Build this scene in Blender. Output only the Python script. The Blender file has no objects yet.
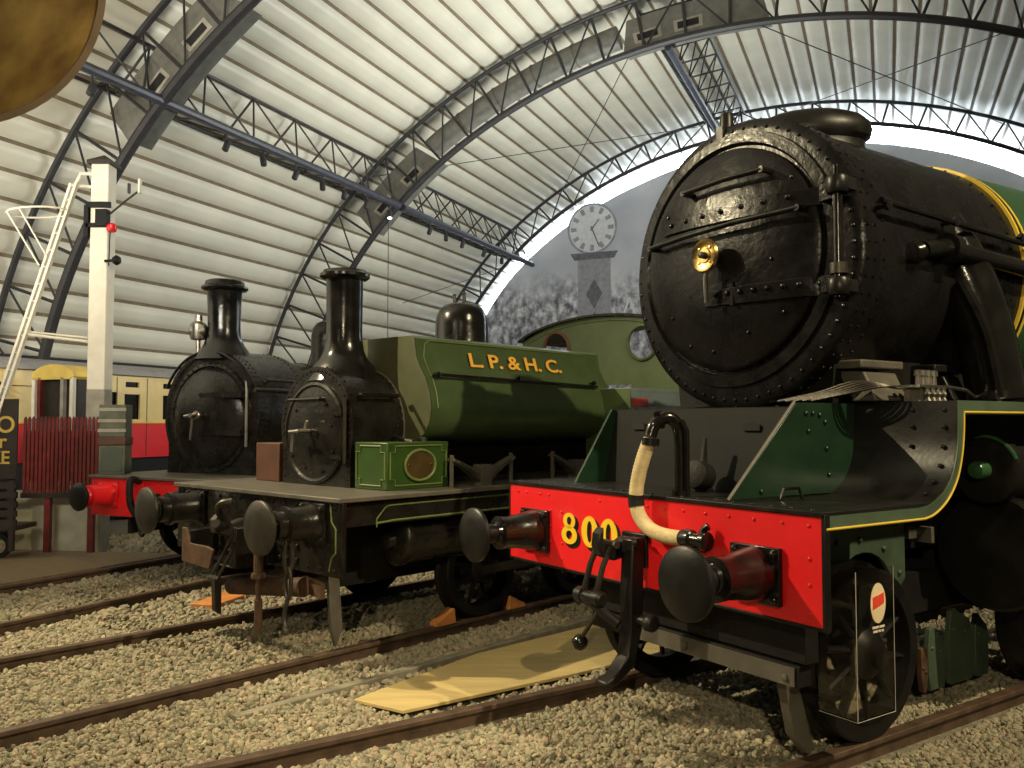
import bpy, bmesh, math, random
import numpy as np
from mathutils import Vector, Matrix, Euler
random.seed(7); rng = np.random.default_rng(7)
S = bpy.context.scene; COL = S.collection
R_ = math.radians; PI = math.pi
# ------------------------------------------------------------------ camera
cd = bpy.data.cameras.new('camera'); cam = bpy.data.objects.new('camera', cd); COL.objects.link(cam)
cd.sensor_width = 36; cd.lens = 851 / 1024 * 36; cd.clip_end = 200
cam.location = (0, 0, 1.75); cam.rotation_euler = (PI / 2 + math.atan(38 / 851), 0, 0)
S.camera = cam
# ------------------------------------------------------------------ world, exposure
wd = bpy.data.worlds.new('world'); S.world = wd; wd.use_nodes = True
bg = wd.node_tree.nodes['Background']; bg.inputs[0].default_value = (1.0, .93, .78, 1); bg.inputs[1].default_value = .035
S.view_settings.view_transform = 'Standard'; S.view_settings.look = 'None'
S.view_settings.gamma = 1; S.view_settings.use_curve_mapping = False; S.view_settings.exposure = 0.08
# ------------------------------------------------------------------ hall lamps and added fill lamps
def aim(o, tgt):
    o.rotation_euler = (Vector(tgt) - o.location).to_track_quat('-Z', 'Y').to_euler()
def lamp(kind, name, loc, tgt, power, col, **kw):
    l = bpy.data.lights.new(name, kind); l.energy = power; l.color = col
    for k, v in kw.items(): setattr(l, k, v)
    o = bpy.data.objects.new(name, l); COL.objects.link(o); o.location = loc; aim(o, tgt); return o
WARM = (1.0, .84, .52)
lamp('SPOT', 'warm_spot_lamp', (-7.8, 6.6, 7.4), (-.4, 5.5, .4), 3700, WARM, spot_size=R_(72), spot_blend=.6, shadow_soft_size=.06)
lamp('SPOT', 'warm_spot_lamp', (5.6, .6, 7.6), (.0, 7.6, 1.6), 2700, WARM, spot_size=R_(58), spot_blend=.5, shadow_soft_size=.06)
lamp('SPOT', 'warm_spot_lamp', (-.6, -4.6, 4.4), (1.0, 5.2, 1.4), 900, WARM, spot_size=R_(50), spot_blend=.8, shadow_soft_size=.08)
lamp('SPOT', 'warm_spot_lamp', (-3.0, -.6, 7.6), (-.1, 6.3, 0), 1300, WARM, spot_size=R_(24), spot_blend=.6, shadow_soft_size=.06)  # extra spot added to brighten the plywood sheet and foreground
UPC = (1.0, .94, .79)  # unseen area lamps below are added to brighten the roof, no fittings built
lamp('AREA', 'added_roof_fill', (-9.5, 8.5, 3.4), (-11.5, 11.5, 9), 330, UPC, shape='RECTANGLE', size=5, size_y=.6)
lamp('AREA', 'added_roof_fill', (-4.8, 1.6, 4.7), (-7.2, 11, 10), 640, UPC, shape='RECTANGLE', size=4, size_y=1, spread=R_(125))
lamp('AREA', 'added_roof_fill', (3.5, 17.5, 4.4), (-1.5, 21, 11), 800, (.95, .98, .92), shape='RECTANGLE', size=6, size_y=1)  # added fill, also lifts the far roof and mural

# ------------------------------------------------------------------ mesh helpers
def frame_of(d):
    d = Vector(d).normalized(); u = d.orthogonal().normalized()
    if abs(d.z) < .9: u = Vector((0, 0, 1)).cross(d).normalized()
    return d, u, d.cross(u)
class MB:
    def __init__(s): s.v = []; s.f = []
    def add(s, vs, fs):
        o = len(s.v); s.v += [tuple(v) for v in vs]; s.f += [tuple(i + o for i in f) for f in fs]; return s
    def box(s, x0, x1, y0, y1, z0, z1):
        v = [(x, y, z) for x in (x0, x1) for y in (y0, y1) for z in (z0, z1)]
        return s.add(v, [(0, 1, 3, 2), (4, 6, 7, 5), (0, 4, 5, 1), (2, 3, 7, 6), (0, 2, 6, 4), (1, 5, 7, 3)])
    def obox(s, p, q, w, h, up=(0, 0, 1)):     # bar from p to q, w across, h along up
        p, q = Vector(p), Vector(q); d = (q - p).normalized(); a = Vector(up).cross(d).normalized(); b = d.cross(a)
        v = [e + a * i * w / 2 + b * j * h / 2 for e in (p, q) for i in (-1, 1) for j in (-1, 1)]
        return s.add(v, [(0, 1, 3, 2), (4, 6, 7, 5), (0, 4, 5, 1), (2, 3, 7, 6), (0, 2, 6, 4), (1, 5, 7, 3)])
    def prism(s, poly, ax, a, b):
        m = {'x': lambda u, v, t: (t, u, v), 'y': lambda u, v, t: (u, t, v), 'z': lambda u, v, t: (u, v, t)}[ax]
        n = len(poly); v = [m(u, w, a) for u, w in poly] + [m(u, w, b) for u, w in poly]
        return s.add(v, [tuple(range(n)), tuple(range(2 * n - 1, n - 1, -1))] + [(i, (i + 1) % n, n + (i + 1) % n, n + i) for i in range(n)])
    def tube(s, pts, r, seg=10, closed=False, flat=1.0):
        pts = [Vector(p) for p in pts]; n = len(pts); rr = r if isinstance(r, (list, tuple)) else [r] * n
        vs = []; u = None
        for i, p in enumerate(pts):
            if closed: d = (pts[(i + 1) % n] - pts[i - 1])
            else: d = pts[min(i + 1, n - 1)] - pts[max(i - 1, 0)]
            d.normalize()
            if u is None: u = frame_of(d)[1]
            else:
                u = u - d * u.dot(d)
                u = u.normalized() if u.length > 1e-6 else frame_of(d)[1]
            w = d.cross(u)
            for k in range(seg):
                t = 2 * PI * k / seg; vs.append(p + (u * math.cos(t) + w * math.sin(t) * flat) * rr[i])
        fs = []
        for i in range(n if closed else n - 1):
            j = (i + 1) % n
            for k in range(seg):
                l = (k + 1) % seg; fs.append((i * seg + k, i * seg + l, j * seg + l, j * seg + k))
        if not closed: fs += [tuple(range(seg - 1, -1, -1)), tuple(range((n - 1) * seg, n * seg))]
        return s.add(vs, fs)
    def lathe(s, prof, o=(0, 0, 0), ax=(0, 0, 1), seg=24, sx=1, sy=1, closed=False):
        d, u, w = frame_of(ax); o = Vector(o); vs = []
        for r, h in prof:
            for k in range(seg):
                t = 2 * PI * k / seg; vs.append(o + d * h + (u * math.cos(t) * sx + w * math.sin(t) * sy) * max(r, 1e-4))
        n = len(prof); fs = []
        for i in range(n if closed else n - 1):
            j = (i + 1) % n
            for k in range(seg):
                l = (k + 1) % seg; fs.append((i * seg + k, i * seg + l, j * seg + l, j * seg + k))
        if not closed: fs += [tuple(range(seg - 1, -1, -1)), tuple(range((n - 1) * seg, n * seg))]
        return s.add(vs, fs)
    def rivets(s, pts, nrm, r=.011, h=.55, seg=7):
        for i, p in enumerate(pts):
            nn = nrm[i] if isinstance(nrm, list) else nrm
            s.lathe([(r, -.002), (r, r * .12), (r * .72, r * h * .8), (r * .1, r * h)], p, nn, seg)
        return s
    def build(s, name, m, parent=None, bevel=0, smooth=True, stuff=False, ang=35):
        me = bpy.data.meshes.new(name); me.from_pydata(s.v, [], s.f)
        bm = bmesh.new(); bm.from_mesh(me); bmesh.ops.recalc_face_normals(bm, faces=bm.faces); bm.to_mesh(me); bm.free()
        if smooth:
            me.polygons.foreach_set('use_smooth', [True] * len(me.polygons)); me.set_sharp_from_angle(angle=R_(ang))
        return link(name, me, m, parent, bevel, stuff)
def link(name, me, m, parent=None, bevel=0, stuff=False):
    o = bpy.data.objects.new(name, me); COL.objects.link(o)
    if m: me.materials.append(m)
    if parent: o.parent = parent
    if bevel:
        b = o.modifiers.new('bevel', 'BEVEL'); b.width = bevel; b.segments = 2; b.limit_method = 'ANGLE'; b.angle_limit = R_(40)
    if stuff: o['kind'] = 'stuff'
    return o
def tag(o, label, cat, group=None, kind=None):
    o['label'] = label; o['category'] = cat
    if group: o['group'] = group
    if kind: o['kind'] = kind
    return o
def thing(name, label, cat, loc=(0, 0, 0), rotz=0, group=None):
    o = bpy.data.objects.new(name, None); COL.objects.link(o); o.empty_display_size = .2
    o.location = loc; o.rotation_euler = (0, 0, rotz); return tag(o, label, cat, group)
def struct(o):
    o['kind'] = 'structure'; return o
def text_mesh(name, body, size, m, parent, mtx, ext=.002, fat=0.0, spacing=1.0, align='LEFT'):
    c = bpy.data.curves.new(name, 'FONT'); c.body = body; c.size = size; c.extrude = ext; c.offset = fat; c.space_character = spacing
    c.align_x = align
    t = bpy.data.objects.new(name + '_tmp', c); COL.objects.link(t)
    me = bpy.data.meshes.new_from_object(t.evaluated_get(bpy.context.evaluated_depsgraph_get()))
    bpy.data.objects.remove(t); me.transform(mtx); me.name = name
    return link(name, me, m, parent)
def basis(o, x, y):       # matrix whose x, y columns are the given directions
    x = Vector(x).normalized(); y = Vector(y); y = (y - x * x.dot(y)).normalized(); z = x.cross(y)
    return Matrix(((x.x, y.x, z.x, o[0]), (x.y, y.y, z.y, o[1]), (x.z, y.z, z.z, o[2]), (0, 0, 0, 1)))
def holed_plate(outer, holes, th):   # flat plate in a u,v plane with holes -> mesh (via a filled curve)
    c = bpy.data.curves.new('plate', 'CURVE'); c.dimensions = '2D'; c.fill_mode = 'BOTH'; c.extrude = th / 2
    for lp in [outer] + holes:
        sp = c.splines.new('POLY'); sp.points.add(len(lp) - 1); sp.use_cyclic_u = True
        for p, (u, v) in zip(sp.points, lp): p.co = (u, v, 0, 1)
    t = bpy.data.objects.new('plate_tmp', c); COL.objects.link(t)
    me = bpy.data.meshes.new_from_object(t.evaluated_get(bpy.context.evaluated_depsgraph_get()))
    bpy.data.objects.remove(t); return me
def circ(cx, cy, r, n=32, a0=0, a1=2 * PI, ry=None):
    m = n if abs(a1 - a0 - 2 * PI) < 1e-6 else n - 1
    return [(cx + r * math.cos(a0 + (a1 - a0) * i / m), cy + (ry or r) * math.sin(a0 + (a1 - a0) * i / m)) for i in range(n)]
def bez(pts, n=8):        # Catmull-Rom through points
    P = [Vector(p) for p in pts]; P = [P[0] * 2 - P[1]] + P + [P[-1] * 2 - P[-2]]; out = []
    for i in range(1, len(P) - 2):
        for k in range(n):
            t = k / n; a, b, c, d = P[i - 1:i + 3]
            out.append(.5 * ((2 * b) + (c - a) * t + (2 * a - 5 * b + 4 * c - d) * t * t + (3 * b - a - 3 * c + d) * t ** 3))
    return out + [P[-2]]
# ------------------------------------------------------------------ materials
def mat(name, col, rough=.5, metal=0, var=.12, scale=6, bump=0, bscale=40, spec=.5, coat=0, stretch=None, col2=None, rvar=0):
    m = bpy.data.materials.new(name); m.use_nodes = True; nt = m.node_tree; N = nt.nodes; L = nt.links
    p = N['Principled BSDF']; p.inputs['Roughness'].default_value = rough; p.inputs['Metallic'].default_value = metal
    p.inputs['Specular IOR Level'].default_value = spec; p.inputs['Coat Weight'].default_value = coat; p.inputs['Coat Roughness'].default_value = .08
    tc = N.new('ShaderNodeTexCoord'); src = tc.outputs['Object']
    if stretch:
        mp = N.new('ShaderNodeMapping'); mp.inputs['Scale'].default_value = stretch; L.new(src, mp.inputs[0]); src = mp.outputs[0]
    nz = N.new('ShaderNodeTexNoise'); nz.inputs['Scale'].default_value = scale; nz.inputs['Detail'].default_value = 5; L.new(src, nz.inputs['Vector'])
    rp = N.new('ShaderNodeValToRGB'); L.new(nz.outputs['Fac'], rp.inputs[0])
    c2 = col2 or tuple(min(1, c * (1 + var)) for c in col); c1 = col if col2 else tuple(c * (1 - var) for c in col)
    rp.color_ramp.elements[0].position = .3; rp.color_ramp.elements[1].position = .7
    rp.color_ramp.elements[0].color = (*c1, 1); rp.color_ramp.elements[1].color = (*c2, 1)
    L.new(rp.outputs[0], p.inputs['Base Color'])
    if rvar:
        mr = N.new('ShaderNodeMapRange'); L.new(nz.outputs['Fac'], mr.inputs[0]); mr.inputs[1].default_value = .3; mr.inputs[2].default_value = .7
        mr.inputs[3].default_value = rough - rvar; mr.inputs[4].default_value = rough + rvar; L.new(mr.outputs[0], p.inputs['Roughness'])
    if bump:
        n2 = N.new('ShaderNodeTexNoise'); n2.inputs['Scale'].default_value = bscale; n2.inputs['Detail'].default_value = 3; L.new(src, n2.inputs['Vector'])
        b = N.new('ShaderNodeBump'); b.inputs['Strength'].default_value = bump; b.inputs['Distance'].default_value = .01
        L.new(n2.outputs['Fac'], b.inputs['Height']); L.new(b.outputs[0], p.inputs['Normal'])
    return m
def emit(name, col, st):
    m = bpy.data.materials.new(name); m.use_nodes = True; nt = m.node_tree; nt.nodes.clear()
    e = nt.nodes.new('ShaderNodeEmission'); e.inputs[0].default_value = (*col, 1); e.inputs[1].default_value = st
    o = nt.nodes.new('ShaderNodeOutputMaterial'); nt.links.new(e.outputs[0], o.inputs[0]); return m
BLK = mat('gloss_black_paint', (.008, .0075, .007), .2, bump=.15, bscale=26, var=.3, rvar=.07)
BLK2 = mat('satin_black_paint', (.009, .0085, .008), .40, bump=.1, bscale=30, var=.4, rvar=.08, spec=.3)
BLK3 = mat('dull_black_iron', (.009, .0085, .008), .6, var=.4, bump=.3, spec=.25)
FLATB = mat('flat_black_plate', (.006, .0058, .0052), .6, var=.3, spec=.16)
SMOKE = mat('smokebox_black', (.008, .0075, .008), .28, bump=.45, bscale=17, var=.3, rvar=.08, spec=.22)
GRNA = mat('dark_green_paint', (.009, .028, .014), .3, var=.2, bump=.1)
GRNA2 = mat('boiler_green_paint', (.030, .085, .034), .25, var=.12, bump=.08)
GRNG = mat('grey_green_frame_paint', (.060, .090, .058), .45, var=.25)
RED = mat('vermilion_paint', (.78, .016, .020), .33, var=.06, bump=.08)
YEL = mat('yellow_lining_paint', (.72, .50, .06), .4, var=.08)
YELN = mat('yellow_number_paint', (.86, .56, .03), .35, var=.05)
BRASS = mat('polished_brass', (.80, .55, .20), .22, metal=1, var=.1)
STEEL = mat('bare_steel', (.42, .39, .35), .35, metal=1, var=.2, bump=.15)
DSTEEL = mat('oily_steel', (.062, .055, .046), .42, metal=.7, var=.35, bump=.2)
GREYP = mat('grey_primer_metal', (.095, .085, .068), .5, var=.25, bump=.2)
HOSE = mat('beige_hose_canvas', (.56, .44, .24), .75, var=.18, scale=25, bump=.3, bscale=120)
OLIVE = mat('olive_green_paint', (.058, .088, .034), .33, var=.14, bump=.1)
OLIVEF = mat('olive_green_front_paint', (.085, .090, .045), .42, var=.14, bump=.1)
BRGRN = mat('bright_green_paint', (.032, .070, .013), .35, var=.15)
LINEG = mat('pale_green_lining', (.13, .17, .045), .5, var=.1)
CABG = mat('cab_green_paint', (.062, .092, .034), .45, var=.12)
CABDAY = mat('daylit_cab_green', (.16, .20, .20), .45, var=.12)  # cab green turned blue-grey, daylight put into the colour
BLKB = mat('worn_black_paint', (.013, .0115, .0095), .27, bump=.3, bscale=22, var=.35, rvar=.08, spec=.3)
BRONZE = mat('dull_bronze', (.20, .13, .05), .45, metal=.8, var=.3)
BROWNP = mat('brown_primer', (.085, .032, .016), .6, var=.25)
RUSTM = mat('rusty_iron', (.075, .038, .019), .7, var=.4, scale=14, bump=.4)
RAIL = mat('rusty_rail_steel', (.085, .052, .034), .55, var=.4, scale=9, bump=.3, bscale=50)
ORNG = mat('orange_painted_wood', (.55, .22, .06), .6, var=.2)
PLY = mat('pale_plywood', (.56, .43, .19), .6, var=.12, scale=2.2, stretch=(1, 6, 1), bump=.05)
KERB = mat('grey_timber_kerb', (.21, .19, .14), .75, var=.3, scale=8, bump=.3)
GRAV0 = mat('ballast_bed', (.20, .18, .13), .95, var=.4, scale=30, bump=.8, bscale=60)
WOODF = mat('brown_boardwalk', (.16, .115, .065), .7, var=.35, scale=5, stretch=(1, 8, 1))
ROOFM = mat('cream_roof_panel', (.60, .575, .48), .42, var=.07, scale=1.2, bump=.05, bscale=9)
BATT = mat('brown_roof_batten', (.17, .13, .085), .7, var=.2)
TRUSS = mat('black_roof_steel', (.022, .021, .024), .5, var=.3)
GIRD = mat('dark_blue_grey_steel', (.040, .042, .058), .42, var=.25)
DUCT = mat('galvanised_duct', (.15, .147, .13), .5, metal=.15, var=.2)
SLOT = mat('dark_slot', (.01, .01, .01), .8)
WALLM = mat('grey_plaster', (.26, .26, .25), .8, var=.1)
WHITEP = mat('white_painted_wood', (.78, .72, .60), .5, var=.08, bump=.1)
GREYW = mat('weathered_grey_wood', (.33, .30, .25), .7, var=.2)
MAROON = mat('maroon_painted_wood', (.13, .015, .012), .5, var=.35, scale=9)
CREAM = mat('cream_coach_paint', (.72, .55, .22), .35, var=.05)
CRED = mat('red_coach_paint', (.66, .008, .012), .35, var=.05)
GLASSD = mat('dark_coach_glass', (.008, .007, .006), .12, var=.2)
GREYR = mat('grey_coach_roof', (.27, .26, .26), .6, var=.12)
YELR = mat('yellow_coach_roof', (.72, .52, .12), .45, var=.1)
DARKW = mat('dark_brown_wood', (.022, .016, .012), .55, var=.4)
CASE = mat('grey_green_case', (.10, .11, .07), .6, var=.3)
PLAST = mat('whitewashed_board', (.42, .39, .28), .8, var=.2, scale=4)
GOLD = mat('gold_letter_paint', (.90, .46, .06), .4, var=.1)
GOLDD = mat('dull_gold_letter_paint', (.52, .36, .07), .5, var=.1)
REDL = mat('red_letter_paint', (.75, .06, .03), .5, var=.1)
BROWNG = mat('brown_varnish_painted_reflections', (.20, .11, .03), .5, scale=4, stretch=(1, 2.2, 1), col2=(.50, .34, .10), bump=.2, bscale=8)  # yellow streaks are reflections painted into the brown
CREAMR = mat('cream_rim_paint', (.30, .22, .15), .5)
DAY = emit('window_daylight', (.80, .92, 1.0), 14.0)
# clear acrylic
ACR = bpy.data.materials.new('clear_acrylic'); ACR.use_nodes = True
_p = ACR.node_tree.nodes['Principled BSDF']; _p.inputs['Transmission Weight'].default_value = 1; _p.inputs['Roughness'].default_value = .04
_p.inputs['Base Color'].default_value = (.95, .93, .88, 1); _p.inputs['IOR'].default_value = 1.3
# ballast stones: colour differs from stone to stone
STONE = bpy.data.materials.new('limestone_ballast'); STONE.use_nodes = True
_n = STONE.node_tree.nodes; _l = STONE.node_tree.links; _g = _n.new('ShaderNodeNewGeometry'); _r = _n.new('ShaderNodeValToRGB')
_e = _r.color_ramp.elements; _e[0].color = (.20, .185, .13, 1); _e[1].color = (.50, .45, .29, 1)
_x = _r.color_ramp.elements.new(.5); _x.color = (.34, .315, .215, 1); _x = _r.color_ramp.elements.new(.93); _x.color = (.36, .27, .20, 1)
_l.new(_g.outputs['Random Per Island'], _r.inputs[0]); _l.new(_r.outputs[0], _n['Principled BSDF'].inputs['Base Color'])
_n['Principled BSDF'].inputs['Roughness'].default_value = .9
# mural: grey old photograph of a station crowd under a hazy sky, bluish window glare painted into the colours
MURAL = bpy.data.materials.new('grey_photographic_mural'); MURAL.use_nodes = True
def _mural():
    nt = MURAL.node_tree; N = nt.nodes; L = nt.links; p = N['Principled BSDF']; p.inputs['Roughness'].default_value = .7
    tc = N.new('ShaderNodeTexCoord'); mp = N.new('ShaderNodeMapping'); L.new(tc.outputs['Object'], mp.inputs[0]); mp.inputs['Scale'].default_value = (2.3, 1, 1.7)
    vo = N.new('ShaderNodeTexNoise'); vo.inputs['Scale'].default_value = 1.7; vo.inputs['Detail'].default_value = 3; L.new(mp.outputs[0], vo.inputs['Vector'])
    n1 = N.new('ShaderNodeTexNoise'); n1.inputs['Scale'].default_value = 2.6; n1.inputs['Detail'].default_value = 9; n1.inputs['Roughness'].default_value = .7; L.new(mp.outputs[0], n1.inputs['Vector'])
    
    mx = N.new('ShaderNodeMath'); mx.operation = 'MULTIPLY'; L.new(vo.outputs['Fac'], mx.inputs[0]); L.new(n1.outputs['Fac'], mx.inputs[1])
    cr = N.new('ShaderNodeValToRGB'); L.new(mx.outputs[0], cr.inputs[0])
    cr.color_ramp.elements[0].position = .17; cr.color_ramp.elements[0].color = (.10, .10, .13, 1)
    cr.color_ramp.elements[1].position = .37; cr.color_ramp.elements[1].color = (.66, .66, .72, 1)
    n2 = N.new('ShaderNodeTexNoise'); n2.inputs['Scale'].default_value = .5; n2.inputs['Detail'].default_value = 6; L.new(tc.outputs['Object'], n2.inputs['Vector'])
    sk = N.new('ShaderNodeValToRGB'); L.new(n2.outputs['Fac'], sk.inputs[0])
    sk.color_ramp.elements[0].position = .3; sk.color_ramp.elements[0].color = (.34, .36, .44, 1)
    sk.color_ramp.elements[1].position = .7; sk.color_ramp.elements[1].color = (.56, .57, .62, 1)
    sx = N.new('ShaderNodeSeparateXYZ'); L.new(tc.outputs['Object'], sx.inputs[0])
    ad = N.new('ShaderNodeMath'); ad.operation = 'MULTIPLY_ADD'; L.new(n2.outputs['Fac'], ad.inputs[0]); ad.inputs[1].default_value = 2.0; L.new(sx.outputs['Z'], ad.inputs[2])
    mr = N.new('ShaderNodeMapRange'); L.new(ad.outputs[0], mr.inputs[0]); mr.inputs[1].default_value = 7.2; mr.inputs[2].default_value = 8.3
    mi = N.new('ShaderNodeMix'); mi.data_type = 'RGBA'; L.new(mr.outputs[0], mi.inputs[0]); L.new(cr.outputs[0], mi.inputs[6]); L.new(sk.outputs[0], mi.inputs[7])
    L.new(mi.outputs[2], p.inputs['Base Color'])
_mural()

# ================================================================== THE HALL
TH = .415; RV = 12.6; CC = -2.911; ZC = .641; EV = .846; TN, TM, TF, TW = 10.483, 18.119, 26.485, 29.0
AX = Vector((math.sin(TH), math.cos(TH), 0)); QX = Vector((math.cos(TH), -math.sin(TH), 0))
def HW(L, t, z): return QX * L + AX * t + Vector((0, 0, z))
def EL(rho, deg, t):
    a = R_(deg); return HW(CC + rho * RV * math.cos(a), t, ZC + EV * rho * RV * math.sin(a))
def hallrot(o): return o
# floor
struct(MB().box(-32, 34, -16, 44, -.6, -.11).build('floor', GRAV0))
# roof: panels that bulge inwards between battens
def roof():
    rho = 1.022; lim = math.degrees(math.asin((3.0 - ZC) / (EV * RV * rho)))
    ph = [lim]; step = .52
    while ph[-1] < 180 - lim:
        a = R_(ph[-1]); ds = rho * RV * math.hypot(math.sin(a), EV * math.cos(a)); ph.append(ph[-1] + math.degrees(step / ds))
    ph[-1] = 180 - lim
    m = MB(); b = MB(); K = 5; rows = []
    for i in range(len(ph) - 1):
        for k in range(K):
            u = k / K; bul = .011 * (1 - (2 * u - 1) ** 4)
            rows.append((rho - bul, ph[i] + (ph[i + 1] - ph[i]) * u))
    rows.append((rho, ph[-1])); t0, t1 = -11.0, TW + .3
    vs = [EL(r, d, t) for r, d in rows for t in (t0, t1)]
    m.add(vs, [(2 * i, 2 * i + 1, 2 * i + 3, 2 * i + 2) for i in range(len(rows) - 1)])
    for d in ph[1:-1]:
        w = math.degrees(.052 / RV) ; pr = [(rho - .0035, d - w), (rho - .0035, d + w), (rho + .006, d + w), (rho + .006, d - w)]
        v = [EL(r, a, t) for t in (t0, t1 - .01) for r, a in pr]
        b.add(v, [(0, 1, 2, 3), (7, 6, 5, 4)] + [(i, (i + 1) % 4, 4 + (i + 1) % 4, 4 + i) for i in range(4)])
    struct(m.build('ceiling', ROOFM, ang=50)); struct(b.build('trim_1', BATT, smooth=False))
    LE = abs(RV * rho * math.cos(R_(lim)))
    for nm, L, sg in (('wall_left', CC - LE, -1), ('wall_right', CC + LE, 1)):
        w = MB(); v = [HW(L + sg * k, t, z) for k in (0, .3) for t in (t0, t1) for z in (-.2, 3.03)]
        w.add(v, [(0, 1, 3, 2), (4, 6, 7, 5), (0, 4, 5, 1), (2, 3, 7, 6), (0, 2, 6, 4), (1, 5, 7, 3)]); struct(w.build(nm, WALLM))
        c = MB().tube([HW(L - sg * .08, t0 + .1, 3.05), HW(L - sg * .08, t1 - .4, 3.05)], .05, 8); struct(c.build('trim_%d' % (2 if sg < 0 else 3), GIRD))
roof()
# end wall: mural below, band of daylight windows above
EDGE = [(184, .99), (160, .99), (150, .995), (142, .995), (135, .99), (128, .985), (120, .978), (113, .973), (103, .971), (90, .964), (79, .957), (60, .954), (40, .95), (20, .95), (-4, .96)]
def edge_rho(d):
    for (a, r), (b, s) in zip(EDGE, EDGE[1:]):
        if b <= d <= a: return s + (r - s) * (d - b) / (a - b)
    return .95
def end_wall():
    degs = [184 - 188 * i / 96 for i in range(97)]
    m = MB(); top = [EL(edge_rho(d), d, TW) for d in degs]; bot = [Vector((p.x, p.y, -.15)) for p in top]
    top2 = [p + AX * .2 for p in top]; bot2 = [p + AX * .2 for p in bot]; n = len(top)
    m.add(top + bot + top2 + bot2, [(i, i + 1, n + i + 1, n + i) for i in range(n - 1)] + [(2 * n + i, 2 * n + i + 1, 3 * n + i + 1, 3 * n + i) for i in range(n - 1)] + [(i, i + 1, 2 * n + i + 1, 2 * n + i) for i in range(n - 1)])
    struct(m.build('wall_back', MURAL, smooth=False))
    g = MB(); fr = MB(); dd = [d for d in degs if 10 < d < 170]
    g.add([EL(edge_rho(d) + .001, d, TW + .12) for d in dd] + [EL(1.03, d, TW + .12) for d in dd], [(i, i + 1, len(dd) + i + 1, len(dd) + i) for i in range(len(dd) - 1)])
    w = struct(g.build('window_1', DAY, smooth=False))
    for d in dd[::4]: fr.tube([EL(edge_rho(d), d, TW + .04), EL(1.02, d, TW + .04)], .025, 6)
    struct(fr.build('window_frame', WALLM, w))
end_wall()
# painted features of the mural
def mural_bits():
    t = TW - .004; m0 = mat('mural_pale_grey', (.60, .61, .66), .7, var=.1); m1 = mat('mural_mid_grey', (.27, .27, .31), .7, var=.2); m2 = mat('mural_dark_grey', (.12, .12, .145), .7, var=.3)
    cx, cz, r = -9.62, 8.72, .92
    root = thing('painted_clock', 'large round pale clock face with dark hands printed on the grey mural', 'clock', HW(cx, t, cz), -TH)
    def P(n, m, b, y): return m.build(n, b, root, smooth=False)
    P('clock_rim', MB().prism(circ(0, 0, r * 1.02, 48), 'y', 0, -.004), m1, 0)
    P('clock_face', MB().prism(circ(0, 0, r * .93, 48), 'y', -.003, -.008), m0, 0)
    nm = MB()
    for k in range(12):
        a = 2 * PI * k / 12; c, s = math.cos(a), math.sin(a)
        nm.prism([((.64 + u) * r * c - v * r * s, (.64 + u) * r * s + v * r * c) for u, v in ((0, -.07), (.24, -.085), (.24, .085), (0, .07))], 'y', -.008, -.010)
    P('clock_numeral', nm, m1, 0)['kind'] = 'stuff'
    for n, a, l in (('hour_hand', 50, .45), ('minute_hand', -68, .8)):
        c, s = math.cos(R_(a)), math.sin(R_(a))
        P(n, MB().prism([(u * r * c - v * r * s, u * r * s + v * r * c) for u, v in ((-.1, -.03), (l, -.02), (l, .02), (-.1, .03))], 'y', -.010, -.012), m2, 0)
    pl = thing('painted_pillar', 'dark lattice pillar printed on the mural below the clock', 'pillar', HW(-9.55, t, 4.6), -TH)
    MB().prism([(-.62, -.8), (.62, -.8), (.62, 3.0), (-.62, 3.0)], 'y', 0, -.004).build('pillar_shaft', m1, pl, smooth=False)
    lt = MB()
    for z in (0, 1.2): 
        lt.prism([(-.3, z + .55), (0, z), (.3, z + .55), (0, z + 1.1)], 'y', -.004, -.007)
    lt.prism([(-.75, 3.0), (.75, 3.0), (.9, 3.25), (-.9, 3.25)], 'y', -.004, -.007)
    lt.build('lattice_panel', m2, pl, smooth=False)
    lw = MB(); 
    for a, b in (((-.38, 0), (0, 1.15)), ((.38, 0), (0, 1.15))):
        lw.prism([(a[0] - .05, a[1]), (a[0] + .05, a[1]), (b[0] + .04, b[1]), (b[0] - .04, b[1])], 'y', 0, -.004)
    o = lw.build('painted_ladder', m0, None, smooth=False); o.location = HW(-8.25, t, 5.0); o.rotation_euler.z = -TH
    tag(o, 'pale stepladder shape printed on the mural right of the pillar', 'ladder')
mural_bits()
# roof arches
def arch(t, ri, label, a0=9, a1=171, n=34, ro=.05, rin=.08):
    root = thing('roof_arch', label, 'roof arch', EL(1, 90, t) * 1, 0); base = root.location.copy()
    def Lc(v): return v - base
    root['group'] = 'lattice roof arches'
    MB().tube([Lc(EL(1, a0 + (a1 - a0) * i / 80, t)) for i in range(81)], ro, 8).build('outer_chord', TRUSS, root)
    MB().tube([Lc(EL(ri, a0 + (a1 - a0) * i / 80, t)) for i in range(81)], rin, 8).build('inner_chord', TRUSS, root)
    for i in range(n + 1):
        d = a0 + (a1 - a0) * i / n
        MB().tube([Lc(EL(1, d, t)), Lc(EL(ri, d, t))], .032, 6).build('strut', TRUSS, root)
        if i < n:
            e = d + (a1 - a0) / n
            MB().tube([Lc(EL(1, d, t)), Lc(EL(ri, e, t))] if d > 90 else [Lc(EL(ri, d, t)), Lc(EL(1, e, t))], .022, 6).build('brace', TRUSS, root)
arch(TN, .885, 'nearest black lattice roof arch at the left, behind the white signal post', 30, 171, 26, .06, .095)
arch(TM, .892, 'middle black lattice roof arch rising behind the two black chimneys')
arch(TF, .940, 'farthest thin lattice roof arch, in front of the daylit window band', rin=.06)
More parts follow.
